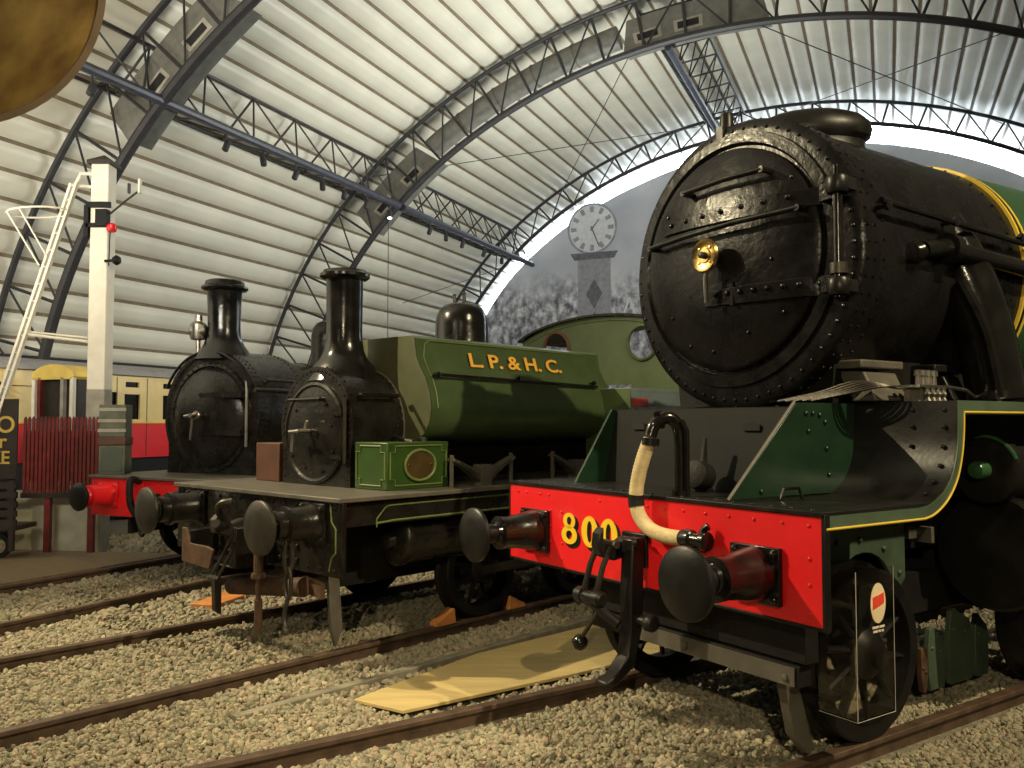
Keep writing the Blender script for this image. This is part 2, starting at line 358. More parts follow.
# lattice girders along the hall
def girder(deg, t0, t1, label, n):
    b = EL(.885, deg, t0); root = thing('lattice_girder', label, 'girder', b); Lc = lambda v: v - b
    w = 2.7
    MB().tube([Lc(EL(.885, deg, t0)), Lc(EL(.885, deg, t1))], .085, 10).build('bottom_chord', GIRD, root)
    for s in (-1, 1): MB().tube([Lc(EL(.995, deg + s * w, t0)), Lc(EL(.995, deg + s * w, t1))], .032, 8).build('top_chord', TRUSS, root)
    for i in range(n):
        ta = t0 + (t1 - t0) * i / n; tb = t0 + (t1 - t0) * (i + .5) / n; tc_ = t0 + (t1 - t0) * (i + 1) / n
        for s in (-1, 1):
            for x in (ta, tc_): MB().tube([Lc(EL(.885, deg, x)), Lc(EL(.995, deg + s * w, tb))], .020, 6).build('brace', TRUSS, root)
        MB().tube([Lc(EL(.995, deg - w, tb)), Lc(EL(.995, deg + w, tb))], .024, 6).build('cross_tie', TRUSS, root)
girder(136.6, 8.75, TM - .1, 'long lattice roof girder hung with spotlights, between nearest and middle arches', 7)
girder(136.6, TM + .1, TF + .25, 'lattice roof girder left of the clock mural, between middle and farthest arches', 8)
girder(97, TM + .1, TF - .1, 'lattice roof girder above the big smokebox, between middle and farthest arches', 8)
# spotlights clipped under the left girder
SPL = [(9.1, 'first spotlight at the near end of the left roof girder, beside the brown disc'), (12.0, 'spotlight on the left roof girder just past the nearest arch'), (13.0, None), (14.0, None), (14.9, None), (15.7, None), (16.6, None), (17.6, 'white-lensed spotlight where the left girder meets the middle arch'), (19.6, None), (20.5, None), (21.5, None), (22.9, None), (24.2, None)]
def spots():
    for i, (t, lab) in enumerate(SPL):
        p = EL(.885, 136.6, t); root = thing('spotlight', lab or ('black spotlight hanging from the left roof girder between nearest and middle arches' if t < 18 else 'small black spotlight hanging from the left roof girder beyond the middle arch'), 'spotlight', (p.x, p.y, p.z - .30), random.uniform(0, 3), 'spotlights under the left girder' if lab is None and t < 18 else ('far spotlights under the left girder' if lab is None else None))
        MB().tube([(0, 0, .21), (0, 0, .08)], .02, 6).build('clamp', TRUSS, root)
        MB().lathe([(.03, -.12), (.06, -.1), (.062, .06), (.04, .1), (.01, .11)], (0, 0, 0), (.35, .1, 1), 12).build('lamp_housing', TRUSS, root)
        if t == 17.6: MB().lathe([(.058, 0), (.05, .012), (.01, .02)], (-.045, -.012, -.115), (-.35, -.1, -1), 12).build('lens', emit('lit_spot_lens', (.9, .95, 1), 3), root)
spots()
# ventilation units and duct carried by the arches
def vent(t, d0, d1, label, vents):
    b = EL(.94, (d0 + d1) / 2, t); root = thing('ventilation_unit', label, 'ventilation unit', b); Lc = lambda v: v - b
    n = 10; m = MB(); lo = [(.905, d0 + (d1 - d0) * i / n) for i in range(n + 1)]; hi = [(.968, d1 - (d1 - d0) * (i + .8) / (n + 1.6)) for i in range(n + 1)]
    pr = lo + hi; k = len(pr); v = [Lc(EL(r, d, t + s)) for s in (-.25, .25) for r, d in pr]
    m.add(v, [tuple(range(k)), tuple(range(2 * k - 1, k - 1, -1))] + [(i, (i + 1) % k, k + (i + 1) % k, k + i) for i in range(k)])
    m.build('duct_box', DUCT, root)
    for d in vents:
        for nm, r0, r1, w, mm, off in (('vent_frame', .912, .936, 1.55, GREYW, -.262), ('vent_slot', .917, .931, 1.15, SLOT, -.27)):
            q = MB(); v = [Lc(EL(r, d + s * w, t + o)) for o in (-.25, off) for r, s in ((r0, -1), (r1, -1), (r1, 1), (r0, 1))]
            q.add(v, [(0, 1, 2, 3), (7, 6, 5, 4)] + [(i, (i + 1) % 4, 4 + (i + 1) % 4, 4 + i) for i in range(4)]); q.build(nm, mm, root, smooth=False)
vent(TN + .36, 125, 142, 'grey sheet-metal ventilation unit in the nearest roof arch', (130, 136.0))
vent(TM + .36, 128.5, 142, 'grey ventilation unit at the left haunch of the middle roof arch', (132.5, 138))
vent(TM + .36, 86, 102, 'grey ventilation unit near the top of the middle roof arch', (99, 94.5))
def duct(t, d0, d1, label):
    b = EL(.945, (d0 + d1) / 2, t); root = thing('ventilation_duct', label, 'duct', b)
    MB().tube([EL(.950, d0 + (d1 - d0) * i / 24, t) - b for i in range(25)], .27, 16).build('duct_pipe', DUCT, root)
    for i in range(1, 5):
        d = d0 + (d1 - d0) * i / 5; MB().tube([EL(.950, d + s, t) - b for s in (-.12, .12)], .285, 16).build('duct_joint', GREYP, root)
duct(TM + .36, 102.3, 128.2, 'round galvanised duct following the middle roof arch between two vent units')
duct(TN + .36, 102.3, 124.7, 'round galvanised duct following the nearest roof arch')
# thin bracing cables
def cable(p, q, label, r=.012):
    o = MB().tube([p, q], r, 6).build('bracing_cable', TRUSS); tag(o, label, 'cable')
cable(EL(.89, 101.3, TM), EL(.99, 124, TF), 'steep bracing cable from the middle arch down to the farthest arch, left of the smokebox')
cable(EL(.99, 136, TM), EL(.99, 100.5, TF), 'nearly level bracing cable crossing the panels above the clock')
cable(EL(.89, 87.2, TM), EL(.99, 61, TF), 'bracing cable falling rightwards from the middle arch above the chimney')
cable(EL(.89, 62.9, TM), EL(.99, 86.9, TF), 'bracing cable rising rightwards to the middle arch at top right')
cable(EL(.89, 139.0, TM), EL(.89, 139.0, TM) - Vector((0, 0, 3.4)), 'vertical wire hanging from the middle arch above the saddle tank', .011)
cable(EL(.94, 152, TM + 4), EL(.94, 140, TF), 'slanting cable low on the roof left of the black dome', .011)

# ================================================================== TRACKS AND GROUND
FA, FB, FC = R_(213.78), R_(227.6), R_(241.8)
OA, OB, OC = Vector((.701, 4.944, 0)), Vector((-2.138, 7.0, 0)), Vector((-4.158, 9.861, 0))
def fr(o, a): 
    X = Vector((math.cos(a), math.sin(a), 0)); Y = Vector((-math.sin(a), math.cos(a), 0)); return lambda x, y, z: o + X * x + Y * y + Vector((0, 0, z))
WA, WB, WC = fr(OA, FA), fr(OB, FB), fr(OC, FC)
RLINES = []
def rails(o, a, x0, x1, names):
    for y, nm in zip((-.835, .835), names):
        m = MB(); m.prism([(-.035, 0), (.035, 0), (.037, -.03), (.012, -.045), (.012, -.115), (.065, -.135), (-.065, -.135), (-.012, -.115), (-.012, -.045), (-.037, -.03)], 'x', x0, x1)
        w = m.build('rail', RAIL, None, bevel=.006); w.location = fr(o, a)(0, y, 0); w.rotation_euler.z = a
        tag(w, nm, 'rail'); RLINES.append((fr(o, a)(x0, y, 0), fr(o, a)(x1, y, 0)))
rails(OA, FA, -14, 4.2, ('rusty rail beside the plywood sheet, under the red beam\'s left half', 'nearest rusty rail, under the front wheel at bottom right'))
rails(OB, FB, -14, 3.8, ('rusty rail under the left side of the green saddle tank locomotive', 'rusty rail under the near wheels of the green saddle tank locomotive'))
rails(OC, FC, -14, 3.8, ('farthest rusty rail, along the edge of the brown boardwalk', 'rusty rail under the near side of the red-beamed black locomotive'))
# plywood sheet and kerb between two tracks
PLYP = [(-1.0, 5.55), (-.30, 6.55), (.93, 7.95), (.90, 6.75), (.50, 6.25), (-.66, 5.36)]
PLYP = [(-1.03, 5.62), (-.27, 6.72), (1.02, 7.95), (1.9, 8.05), (1.62, 7.1), (.50, 6.22), (-.68, 5.40)]
o = MB().prism(PLYP, 'z', -.072, -.05).build('plywood_sheet', PLY, None, bevel=.003); tag(o, 'pale yellow plywood sheet lying on the ballast left of the red beam', 'plywood sheet')
o = MB().obox((-1.72, 5.36, -.115), (1.75, 8.80, -.035), .075, .10).build('timber_kerb', KERB, None, bevel=.008); tag(o, 'grey timber edging along the far side of the plywood sheet', 'kerb')
# boardwalk at far left
QL = lambda p: p.x * QX.x + p.y * QX.y
def boardwalk():
    m = MB(); e0 = WC(9, -1.02, 0); e1 = WC(-1.3, -1.02, 0); d = Vector((-2.6, .6, 0))
    poly = [(e0.x, e0.y), (e1.x, e1.y), (e1.x - 3.6, e1.y + .6), (e0.x - 4.5, e0.y + .6)]
    m.prism(poly, 'z', -.11, -.012); o = m.build('boardwalk', WOODF, None, bevel=.01); tag(o, 'low brown boardwalk in front of the white board at far left', 'boardwalk')
    return poly
BW = boardwalk()
def inpoly(px, py, poly):
    ins = np.zeros(px.shape, bool); n = len(poly)
    for i in range(n):
        (x1, y1), (x2, y2) = poly[i], poly[(i + 1) % n]
        if y1 == y2: continue
        c = ((y1 > py) != (y2 > py)) & (px < (x2 - x1) * (py - y1) / (y2 - y1) + x1); ins ^= c
    return ins
def ballast():
    P = []; 
    for y0, y1, den, sz in ((3.7, 5.6, 2300, .80), (5.6, 8.0, 1500, .95), (8.0, 11, 700, 1.3), (11, 14, 240, 1.9)):
        w0, w1 = -.72 * y1 - .6, .72 * y1 + .8; n = int(den * (w1 - w0) * (y1 - y0))
        x = rng.uniform(w0, w1, n); y = rng.uniform(y0, y1, n); k = (np.abs(x) < .70 * y + .8)
        P.append(np.stack([x[k], y[k], np.full(k.sum(), sz)], 1))
    P = np.concatenate(P); keep = np.ones(len(P), bool)
    for a, b in RLINES:
        d = (b - a).normalized(); dist = np.abs((P[:, 0] - a.x) * d.y - (P[:, 1] - a.y) * d.x); keep &= dist > .085
    for poly in (PLYP, BW): keep &= ~inpoly(P[:, 0], P[:, 1], poly)
    ka = Vector((-1.72, 5.36, 0)); kd = (Vector((1.75, 8.80, 0)) - ka); kl = kd.length; kd.normalize()
    al = (P[:, 0] - ka.x) * kd.x + (P[:, 1] - ka.y) * kd.y; ac = np.abs((P[:, 0] - ka.x) * kd.y - (P[:, 1] - ka.y) * kd.x)
    keep &= ~((al > -.05) & (al < kl + .05) & (ac < .07))
    P = P[keep]; n = len(P)
    g = (1 + 5 ** .5) / 2
    iv = np.array([(-1, g, 0), (1, g, 0), (-1, -g, 0), (1, -g, 0), (0, -1, g), (0, 1, g), (0, -1, -g), (0, 1, -g), (g, 0, -1), (g, 0, 1), (-g, 0, -1), (-g, 0, 1)], float); iv /= np.linalg.norm(iv[0])
    it = np.array([(0, 11, 5), (0, 5, 1), (0, 1, 7), (0, 7, 10), (0, 10, 11), (1, 5, 9), (5, 11, 4), (11, 10, 2), (10, 7, 6), (7, 1, 8), (3, 9, 4), (3, 4, 2), (3, 2, 6), (3, 6, 8), (3, 8, 9), (4, 9, 5), (2, 4, 11), (6, 2, 10), (8, 6, 7), (9, 8, 1)])
    r = rng.uniform(.015, .032, n) * P[:, 2]; sc = rng.uniform(.6, 1.25, (n, 3)); sc[:, 2] *= .85
    V = iv[None] * sc[:, None] * (1 + rng.uniform(-.28, .22, (n, 12, 1)))
    e = rng.uniform(0, 2 * PI, (n, 3)); c, s = np.cos(e), np.sin(e)
    def rot(V, i, j, k): 
        a, b = V[..., i].copy(), V[..., j].copy(); V[..., i] = a * c[:, k, None] - b * s[:, k, None]; V[..., j] = a * s[:, k, None] + b * c[:, k, None]
    rot(V, 0, 1, 0); rot(V, 1, 2, 1); rot(V, 0, 1, 2)
    V *= r[:, None, None]
    hz = -.108 + .018 * (np.sin(P[:, 0] * 2.3 + P[:, 1]) + np.sin(P[:, 1] * 3.1 - P[:, 0] * 1.7)) * .5 + rng.uniform(0, .032, n)
    V[..., 0] += P[:, 0, None]; V[..., 1] += P[:, 1, None]; V[..., 2] += hz[:, None]
    me = bpy.data.meshes.new('ballast'); nv = n * 12; nf = n * 20
    F = (it[None] + (np.arange(n) * 12)[:, None, None]).reshape(-1)
    me.vertices.add(nv); me.vertices.foreach_set('co', V.reshape(-1)); me.loops.add(nf * 3); me.loops.foreach_set('vertex_index', F.astype(np.int32))
    me.polygons.add(nf); me.polygons.foreach_set('loop_start', np.arange(0, nf * 3, 3, dtype=np.int32)); me.update(calc_edges=True); me.validate(); me.shade_flat()
    o = link('ballast', me, STONE); tag(o, 'pale grey crushed stone ballast around all the rails', 'ballast', kind='stuff')
ballast()

# ================================================================== LOCOMOTIVE 800 (right)
def wheel(root, x, y, r, out, m, name='wheel', nsp=10, tyre=.14):
    """spoked wheel on the axis Y; out = +1/-1 side that faces away from the frames"""
    w = MB(); w.lathe([(r - .10, -tyre / 2), (r - .085, tyre / 2), (r - .012, tyre / 2), (r, tyre / 2 - .01), (r + .004, -.03), (r + .032, -.05), (r + .03, -tyre / 2), (r - .1, -tyre / 2)], (x, y, r), (0, out, 0), 48, closed=True)
    o = w.build(name, m, root)
    MB().lathe([(.14, -.09), (.14, .06), (.10, .10), (.07, .11), (.06, .14), (.01, .145)], (x, y, r), (0, out, 0), 24).build('hub', m, o)
    for k in range(nsp):
        a = 2 * PI * k / nsp + .2; c, s = math.cos(a), math.sin(a)
        MB().tube([(x + .12 * c, y, r + .12 * s), (x + (r - .09) * c, y + .01 * out, r + (r - .09) * s)], [.042, .028], 8, flat=.6).build('spoke', m, o)
    return o
def buffer(root, y, z, head_r, length, base, housing, hm, bm_, face=None, plate=None):
    """self-contained buffer along +X at (y, z); parts hang off the housing"""
    b = MB(); b.lathe(housing, (0, y, z), (1, 0, 0), 28); h = b.build('buffer_housing', hm, root)
    pl = MB().box(0, .03, y - base / 2, y + base / 2, z - base / 2 * .92, z + base / 2 * .92)
    pl.rivets([(.03, y + i * base * .40, z + j * base * .36) for i in (-1, 1) for j in (-1, 1)], (1, 0, 0), .024, .9, 6)
    pl.build('base_plate', plate or hm, h, bevel=.008)
    x0 = housing[-1][1]
    MB().lathe([(.062, x0 - .05), (.062, length - .04)], (0, y, z), (1, 0, 0), 20).build('buffer_shank', bm_, h)
    MB().lathe([(.07, -.075), (.10, -.05), (head_r - .01, -.03), (head_r, -.02), (head_r, 0), (head_r - .012, .010), (head_r * .5, .022), (.01, .026)], (length, y, z), (1, 0, 0), 40).build('buffer_head', face or bm_, h)
    return h
def loco_a():
    T = thing('steam_locomotive', 'large black and dark green steam locomotive with red buffer beam numbered 800, at right', 'locomotive', OA, FA)
    # --- buffer beam
    b = MB().box(-.03, 0, -1.28, 1.28, .815, 1.318)
    rv = [(0, y, 1.272) for y in (-1.18, -1.08, -.92, -.82, -.3, -.02, .12, .26, .40, .56, .72, .88, 1.05, 1.2)] + [(0, y, z) for y in (-.80, -.68) for z in (.87, .97, 1.07, 1.17)] + [(0, y, z) for y in (.08, .22, .55) for z in (.87, 1.10)] + [(0, 1.2, z) for z in (.87, 1.0, 1.12)]
    b.rivets(rv, (1, 0, 0), .011, .8, 7); bb = b.build('buffer_beam', RED, T, bevel=.003)
    e = MB().box(-.9, .014, -1.285, 1.285, 1.318, 1.34); e.box(-.03, .010, 1.272, 1.292, .80, 1.33); e.box(-.03, .006, -1.29, -1.278, .80, 1.33); e.box(-.03, .004, -1.285, 1.285, .80, .816)
    e.rivets([(.0 - .03, -1.2 + .12 * i, 1.34) for i in range(21)], (0, 0, 1), .012, .8, 6); e.build('beam_edging', BLK2, bb, bevel=.003)
    # number 800 in shaded serif figures
    def figs(m, off, x, name, grow=0):
        q = MB()
        def ring(cy, cz, ry, rz, iy, iz, n=28):
            o_ = [(cy + (ry + grow) * math.cos(2 * PI * k / n), cz + (rz + grow) * math.sin(2 * PI * k / n)) for k in range(n)]; i_ = [(cy + (iy - grow) * math.cos(2 * PI * k / n), cz + (iz - grow) * math.sin(2 * PI * k / n)) for k in range(n)]
            v = [(xx, u, w) for xx in (x, x + .002) for lp in (o_, i_) for u, w in lp]
            f = []
            for k in range(n):
                l = (k + 1) % n; f += [(k, l, n + l, n + k), (2 * n + k, 3 * n + k, 3 * n + l, 2 * n + l), (k, 2 * n + k, 2 * n + l, l), (n + k, n + l, 3 * n + l, 3 * n + k)]
            q.add(v, f)
        dy, dz = off
        for c in (-.395, -.215): ring(c + dy, 1.075 + dz, .080, .096, .026, .066)
        ring(-.60 + dy, 1.123 + dz, .062, .050, .024, .026); ring(-.60 + dy, 1.034 + dz, .080, .058, .032, .028)
        return q.build(name, m, bb, smooth=False)
    figs(BLK2, (.024, -.018), .001, 'number_shading', .006); figs(YELN, (0, 0), .004, 'number')
    # --- buffers
    hs = [(.135, .02), (.132, .05), (.112, .16), (.102, .25), (.106, .27), (.108, .31), (.075, .315), (.07, .34)]
    buffer(T, .90, 1.012, .172, .50, .30, hs, BLK, BLK2); buffer(T, -.96, 1.03, .172, .50, .30, hs, BLK, BLK2)
    # --- drawhook and screw coupling
    hk = MB().prism([(0, 1.00), (.17, .97), (.26, 1.0), (.29, 1.06), (.28, 1.13), (.245, 1.165), (.25, 1.08), (.21, 1.05), (.15, 1.06), (.10, 1.09), (0, 1.08)], 'y', -.035, .035)
    hk.box(0, .025, -.08, .13, .93, 1.12); hk.build('drawhook', BLK2, T, bevel=.01)
    cp = MB()
    for s in (-.055, .055): cp.tube([(.21, s, 1.07), (.25, s - .03, .95), (.27, s - .07, .78)], .017, 8)
    cp.tube([(.21, -.07, 1.07), (.21, .10, 1.07)], .022, 8); c = cp.build('coupling_shackle', DSTEEL, T)
    MB().lathe([(.03, -.12), (.045, -.10), (.045, -.05), (.03, -.04), (.03, .04), (.045, .05), (.045, .10), (.03, .12)], (.27, -.07, .765), (0, 1, 0), 14).build('trunnion_nut', BLK2, c)
    MB().tube([(.28, -.12, .76), (.26, .03, .70), (.22, .12, .64)], .028, 10).build('coupling_screw', BLK2, c)
    lv = MB().tube([(.27, .02, .715), (.30, -.115, .52)], .013, 8); lv.build('tommy_bar', DSTEEL, c)
    MB().lathe([(.01, -.046), (.028, -.036), (.043, -.016), (.046, 0), (.043, .016), (.028, .036), (.01, .046)], (.30, -.12, .505), (0, 0, 1), 18).build('bar_ball', BLK, c)
    lk = MB()
    lk.prism([(.04, 1.10), (.13, 1.10), (.15, .80), (.15, .62), (.17, .46), (.26, .37), (.33, .345), (.33, .315), (.24, .32), (.12, .40), (.06, .60), (.05, .80)], 'y', .045, .14)
    lk.tube([(.10, .0, 1.075), (.10, .16, 1.075)], .03, 10); lk.tube([(.10, .10, .655), (.10, .27, .655)], .032, 8); lk.lathe([(.05, 0), (.05, .05), (.02, .06)], (.10, .22, .655), (0, 1, 0), 8)
    lk.build('hanging_link', BLK2, T, bevel=.012)
    # --- vacuum pipe and hose
    vp = MB(); vp.tube(bez([(-.10, .285, 1.33), (-.10, .285, 1.62), (-.085, .275, 1.73), (-.03, .25, 1.775), (.04, .225, 1.735), (.065, .215, 1.67)], 6), .036, 12)
    vp.tube([(-.10, .33, 1.33), (-.10, .33, 1.70), (-.08, .31, 1.76)], .016, 8); vp.lathe([(.05, 0), (.05, .03)], (-.10, .285, 1.34), (0, 0, 1), 12); vp.lathe([(.05, 0), (.05, .04)], (.062, .217, 1.66), (.1, -.05, -1), 12)
    vp.tube([(-.06, .18, 1.72), (-.02, .2, 1.80), (.04, .24, 1.79)], .018, 8); vp.build('vacuum_standpipe', BLK, T)
    hp = bez([(.066, .214, 1.655), (.085, .175, 1.54), (.09, .135, 1.41), (.09, .125, 1.30), (.085, .155, 1.215), (.075, .235, 1.155), (.065, .34, 1.135), (.06, .47, 1.135)], 14)
    rr = [.0385 + .0035 * (i % 2) for i in range(len(hp))]; h = MB().tube(hp, rr, 14).build('vacuum_hose', HOSE, T, ang=80)
    hc = [p for i, p in enumerate(hp) if 36 <= i <= 45]; MB().tube(hc, .046, 14).build('hose_cuff', BLK3, h)
    dc = MB().lathe([(.045, 0), (.052, .02), (.05, .07), (.035, .08), (.03, .14), (.05, .145), (.05, .18), (.01, .185)], (.06, .45, 1.137), (0, 1, 0), 14); dc.tube([(.06, .56, 1.13), (.05, .60, 1.20), (.04, .62, 1.215)], .02, 8); dc.tube([(0, .55, 1.10), (.06, .55, 1.11)], .035, 10); dc.build('dummy_coupling', BLK, T, bevel=.003)
    # --- front apron and wing plates
    ap = MB().prism([(-.52, 1.335), (-.545, 1.335), (-.66, 1.83), (-.635, 1.835)], 'y', -.88, .66); ap.box(-1.16, -.635, -.90, .66, 1.815, 1.838)
    ap.rivets([(-.655, y, 1.838) for y in (-.8, -.7, -.2, .2, .5)], (0, 0, 1), .012, .8, 6)
    a = ap.build('apron_plate', FLATB, T, bevel=.004)
    for y in (-.60, .36): MB().prism([(y - .06, 1.70), (y + .06, 1.70), (y + .06, 1.735), (y + .04, 1.745), (y - .04, 1.745), (y - .06, 1.735)], 'x', -.60, -.585).build('hand_slot', SLOT, a, smooth=False)
    MB().prism([(-.27, 1.338), (-.60, 1.338), (-.64, 1.835), (-.60, 1.838)], 'y', -.905, -.882).build('wing_plate', GRNA, T, bevel=.003)
    wp = MB().prism([(-.06, 1.345), (-.10, 1.345), (-1.13, 1.345), (-1.13, 1.858), (-.60, 1.858)], 'y', .655, .675)
    wp.rivets([(-.68, .677, 1.80), (-.74, .677, 1.80), (-.80, .677, 1.79), (-.70, .677, 1.70), (-.85, .677, 1.75), (-.86, .677, 1.60), (-.88, .677, 1.45), (-.3, .677, 1.38)], (0, 1, 0), .016, .8, 7)
    w = wp.build('wing_plate', GRNA, T, bevel=.003)
    MB().tube([(-.055, .665, 1.345), (-.595, .665, 1.862)], .009, 6).build('plate_edge', GREYP, w)
    MB().tube([(-.30, .80, 1.345), (-.33, .80, 1.40), (-.45, .80, 1.40), (-.48, .80, 1.345)], .009, 6).build('step_handle', BLK, T)
    lb = MB(); lb.prism([(-.50, 1.34), (-.36, 1.34), (-.36, 1.40), (-.40, 1.46), (-.43, 1.66), (-.45, 1.66), (-.45, 1.46)], 'y', .13, .155); lb.lathe([(.075, 0), (.085, .02), (.085, .12), (.06, .13)], (-.45, .14, 1.42), (.9, .1, .2), 18); lb.build('lamp_bracket', BLK3, T, bevel=.004)
    # --- running plate with its S-bend, valance and lining
    prof = [(.0, 1.32), (-.76, 1.32), (-.84, 1.33), (-.94, 1.365), (-1.02, 1.42), (-1.08, 1.50), (-1.115, 1.60), (-1.13, 1.70), (-1.135, 1.865)]
    sm2 = lambda P: [(p.x, p.y) for p in bez([(x, z, 0) for x, z in P], 4)]
    prof = [prof[0]] + sm2(prof[1:])
    for s in (1, -1):
        up = prof[1:] + [(-7.5, 1.865)]; dn = [(x - .02 if i < len(up) - 1 else x, z - (.02 if i > 6 else .025)) for i, (x, z) in enumerate(up)]
        y0, y1 = (.66, 1.285) if s > 0 else (-1.285, -.66)
        rp = MB()
        # thin sheet following the profile
        off = []
        for i, (x, z) in enumerate(up):
            a_, c_ = up[max(i - 1, 0)], up[min(i + 1, len(up) - 1)]; d = Vector((c_[0] - a_[0], c_[1] - a_[1])).normalized(); nn = Vector((-d.y, d.x)); nn = nn if nn.y < 0 or abs(nn.y) < .01 and nn.x < 0 else -nn
            if i < len(up) - 2 and nn.x > 0: nn = -nn
            off.append((x + nn.x * .018, z + nn.y * .018))
        rp.prism(up + off[::-1], 'y', y0, y1)
        if s > 0:
            pts = []; 
            for (x, z), (x2, z2) in list(zip(up[8:-1], up[9:]))[::4]: pts.append(((x + x2) / 2 + .006 if x2 > -2 else x - .0, y1 - .07, (z + z2) / 2 + .006 if x2 > -2 else z - .05))
            rp.rivets(pts[:6] + [(p[0], p[1] - .18, p[2]) for p in pts[3:6]], (.7, 0, .7), .014, .8, 6)
        r_ = rp.build('running_plate', BLK2, T)
        if s > 0:
            # valance strip under the plate edge
            inn = [(0, 1.255)] + sm2([(-.80, 1.255), (-.88, 1.27), (-.97, 1.31), (-1.05, 1.37), (-1.12, 1.46), (-1.165, 1.58), (-1.185, 1.70), (-1.19, 1.795)]) + [(-7.5, 1.795)]
            outp = [(0, 1.322)] + up
            vs = [(x, y, z) for y in (1.276, 1.290) for x, z in outp] + [(x, y, z) for y in (1.276, 1.290) for x, z in inn]
            n = len(outp); k = len(inn); v = MB()
            # strips: outp has 10 points like inn
            f = []
            for i in range(n - 1): f += [(i, i + 1, 2 * n + i + 1, 2 * n + i), (n + i, 2 * n + k + i, 2 * n + k + i + 1, n + i + 1), (i, n + i, n + i + 1, i + 1), (2 * n + i, 2 * n + i + 1, 2 * n + k + i + 1, 2 * n + k + i)]
            v.add(vs, f); vo = v.build('valance', GRNG, r_, smooth=False)
            li = [(x + (0 if i in (0, len(inn) - 1) else .004), 1.291, z + .008) for i, (x, z) in enumerate(inn)]
            MB().tube(li, .0065, 6).build('lining', YEL, vo)
    # --- main frame front plate, frames, bogie
    fp = MB(); arc = [(-1.26 + .30 * math.cos(t), .70 + .27 * math.sin(t)) for t in [PI * k / 12 for k in range(13)]]
    fp.prism([(-.55, 1.255), (-.55, .70)] + [(-.96, .70)][:0] + arc + [(-1.60, .70), (-1.69, .78), (-1.69, 1.255)], 'y', .60, .63)
    fp.rivets([(-1.0, .63, 1.05), (-1.22, .63, 1.05), (-1.46, .63, .98), (-1.62, .63, .82), (-1.62, .63, 1.12)], (0, 1, 0), .02, 1.0, 7)
    fp.build('frame_front_plate', GRNG, T, bevel=.004)
    MB().box(-1.80, -1.69, .60, .66, 1.02, 1.10).box(-1.80, -1.77, .60, .76, 1.00, 1.10).build('frame_bracket', GREYP, T, bevel=.004)
    fm = MB()
    for y in (-.62, .55): fm.box(-7.5, -.70, y, y + .05, .95, 1.80)
    fm.box(-1.9, -.7, -.55, .55, 1.1, 1.8); fm.box(-7.4, -2.2, -.55, .55, .6, 1.84); fm.build('main_frame', BLK3, T)
    bg = MB(); bg.box(-3.45, -.45, .50, .56, .52, .78); bg.box(-3.45, -.45, -.56, -.50, .30, .78); bg.box(-2.3, -1.5, -.5, .5, .45, .75); bf = bg.build('bogie_frame', BLK3, T)
    lob = []
    def lobe(x0, x1, zt, mm, nm):
        w = x1 - x0; p = [(x0 + .02, .02), (x1 - .02, .02), (x1, .12), (x1, .30), (x1 - w * .12, zt), (x1 - w * .25, zt + .012), (x0 + w * .12, zt - .08), (x0, .30), (x0, .12)]
        q = MB().prism(p, 'y', .565, .60); q.rivets([(x0 + w * .35, .60, zt - .15), (x0 + w * .8, .60, zt - .12)], (0, 1, 0), .014, .9, 6); q.build(nm, mm, bf, bevel=.008)
    lobe(-2.18, -1.98, .41, GRNG, 'bogie_side_plate'); lobe(-2.52, -2.22, .50, GRNG, 'bogie_side_plate'); lobe(-2.72, -2.55, .43, GRNG, 'bogie_side_plate'); lobe(-1.97, -1.90, .30, RUSTM, 'bogie_side_plate')
    for x in (-.95, -3.05):
        wheel(T, x, .80, .47, 1, BLK2, 'bogie_wheel'); wheel(T, x, -.80, .47, -1, BLK3, 'bogie_wheel'); MB().tube([(x, -.8, .47), (x, .8, .47)], .075, 12).build('axle', BLK3, T)
    st = MB().box(-.24, -.14, -.55, 1.02, .46, .565); st.box(-.26, -.16, -.55, 1.05, .575, .80); s1 = st.build('pilot_beam', BLK3, T, bevel=.004)
    MB().prism([(-.10, .465), (1.0, .465), (1.0, .555), (-.10, .555)], 'x', -.142, -.13).rivets([(-.13, .28, .51), (-.13, .95, .50)], (1, 0, 0), .02, .8).build('pilot_beam_face', GREYP, s1)
    for y in (.84,):
        g = MB().prism([(-.20, .80), (-.30, .80), (-.34, .40), (-.42, .16), (-.46, .06), (-.40, .05), (-.30, .16), (-.24, .40)], 'y', y - .03, y + .03); g.build('guard_iron', GREYP if y > 0 else BLK3, T, bevel=.004)
    # --- cylinders
    cy = MB().lathe([(.02, -.03), (.15, -.02), (.34, 0), (.36, .02), (.36, .09), (.34, .1), (.34, 1.0), (.36, 1.02), (.36, 1.06), (.1, 1.08)], (-2.05, .98, .95), (-1, 0, 0), 36); cy.build('cylinder', BLK2, T)
    vc = MB().lathe([(.02, -.03), (.15, -.02), (.20, 0), (.21, .02), (.21, .08), (.19, .09), (.19, 1.1), (.1, 1.12)], (-1.95, 1.00, 1.46), (-1, 0, 0), 30).build('valve_chest', BLK2, T)
    MB().lathe([(.055, 0), (.055, -.10), (.045, -.115), (.01, -.12)], (-1.95, 1.00, 1.46), (-1, 0, 0), 16).build('tail_rod_cover', GRNA2, vc)
    MB().tube([(-1.93, 1.0 + .205 * math.cos(R_(t)), 1.46 + .205 * math.sin(R_(t))) for t in range(20, 105, 6)], .012, 6).build('valve_chest_rim', GRNA2, vc)
    for x in (-4.9, -6.9): wheel(T, x, .80, .98, 1, BLK3, 'driving_wheel', 16)
    # --- smokebox
    ZC_, SR, SX = 2.757, .905, -.87
    sb = MB().lathe([(.30, 0), (.86, 0), (.905, -.01), (.925, -.03), (.925, -.16), (.90, -.17), (.90, -1.83), (.3, -1.83)], (SX, 0, ZC_), (1, 0, 0), 96)
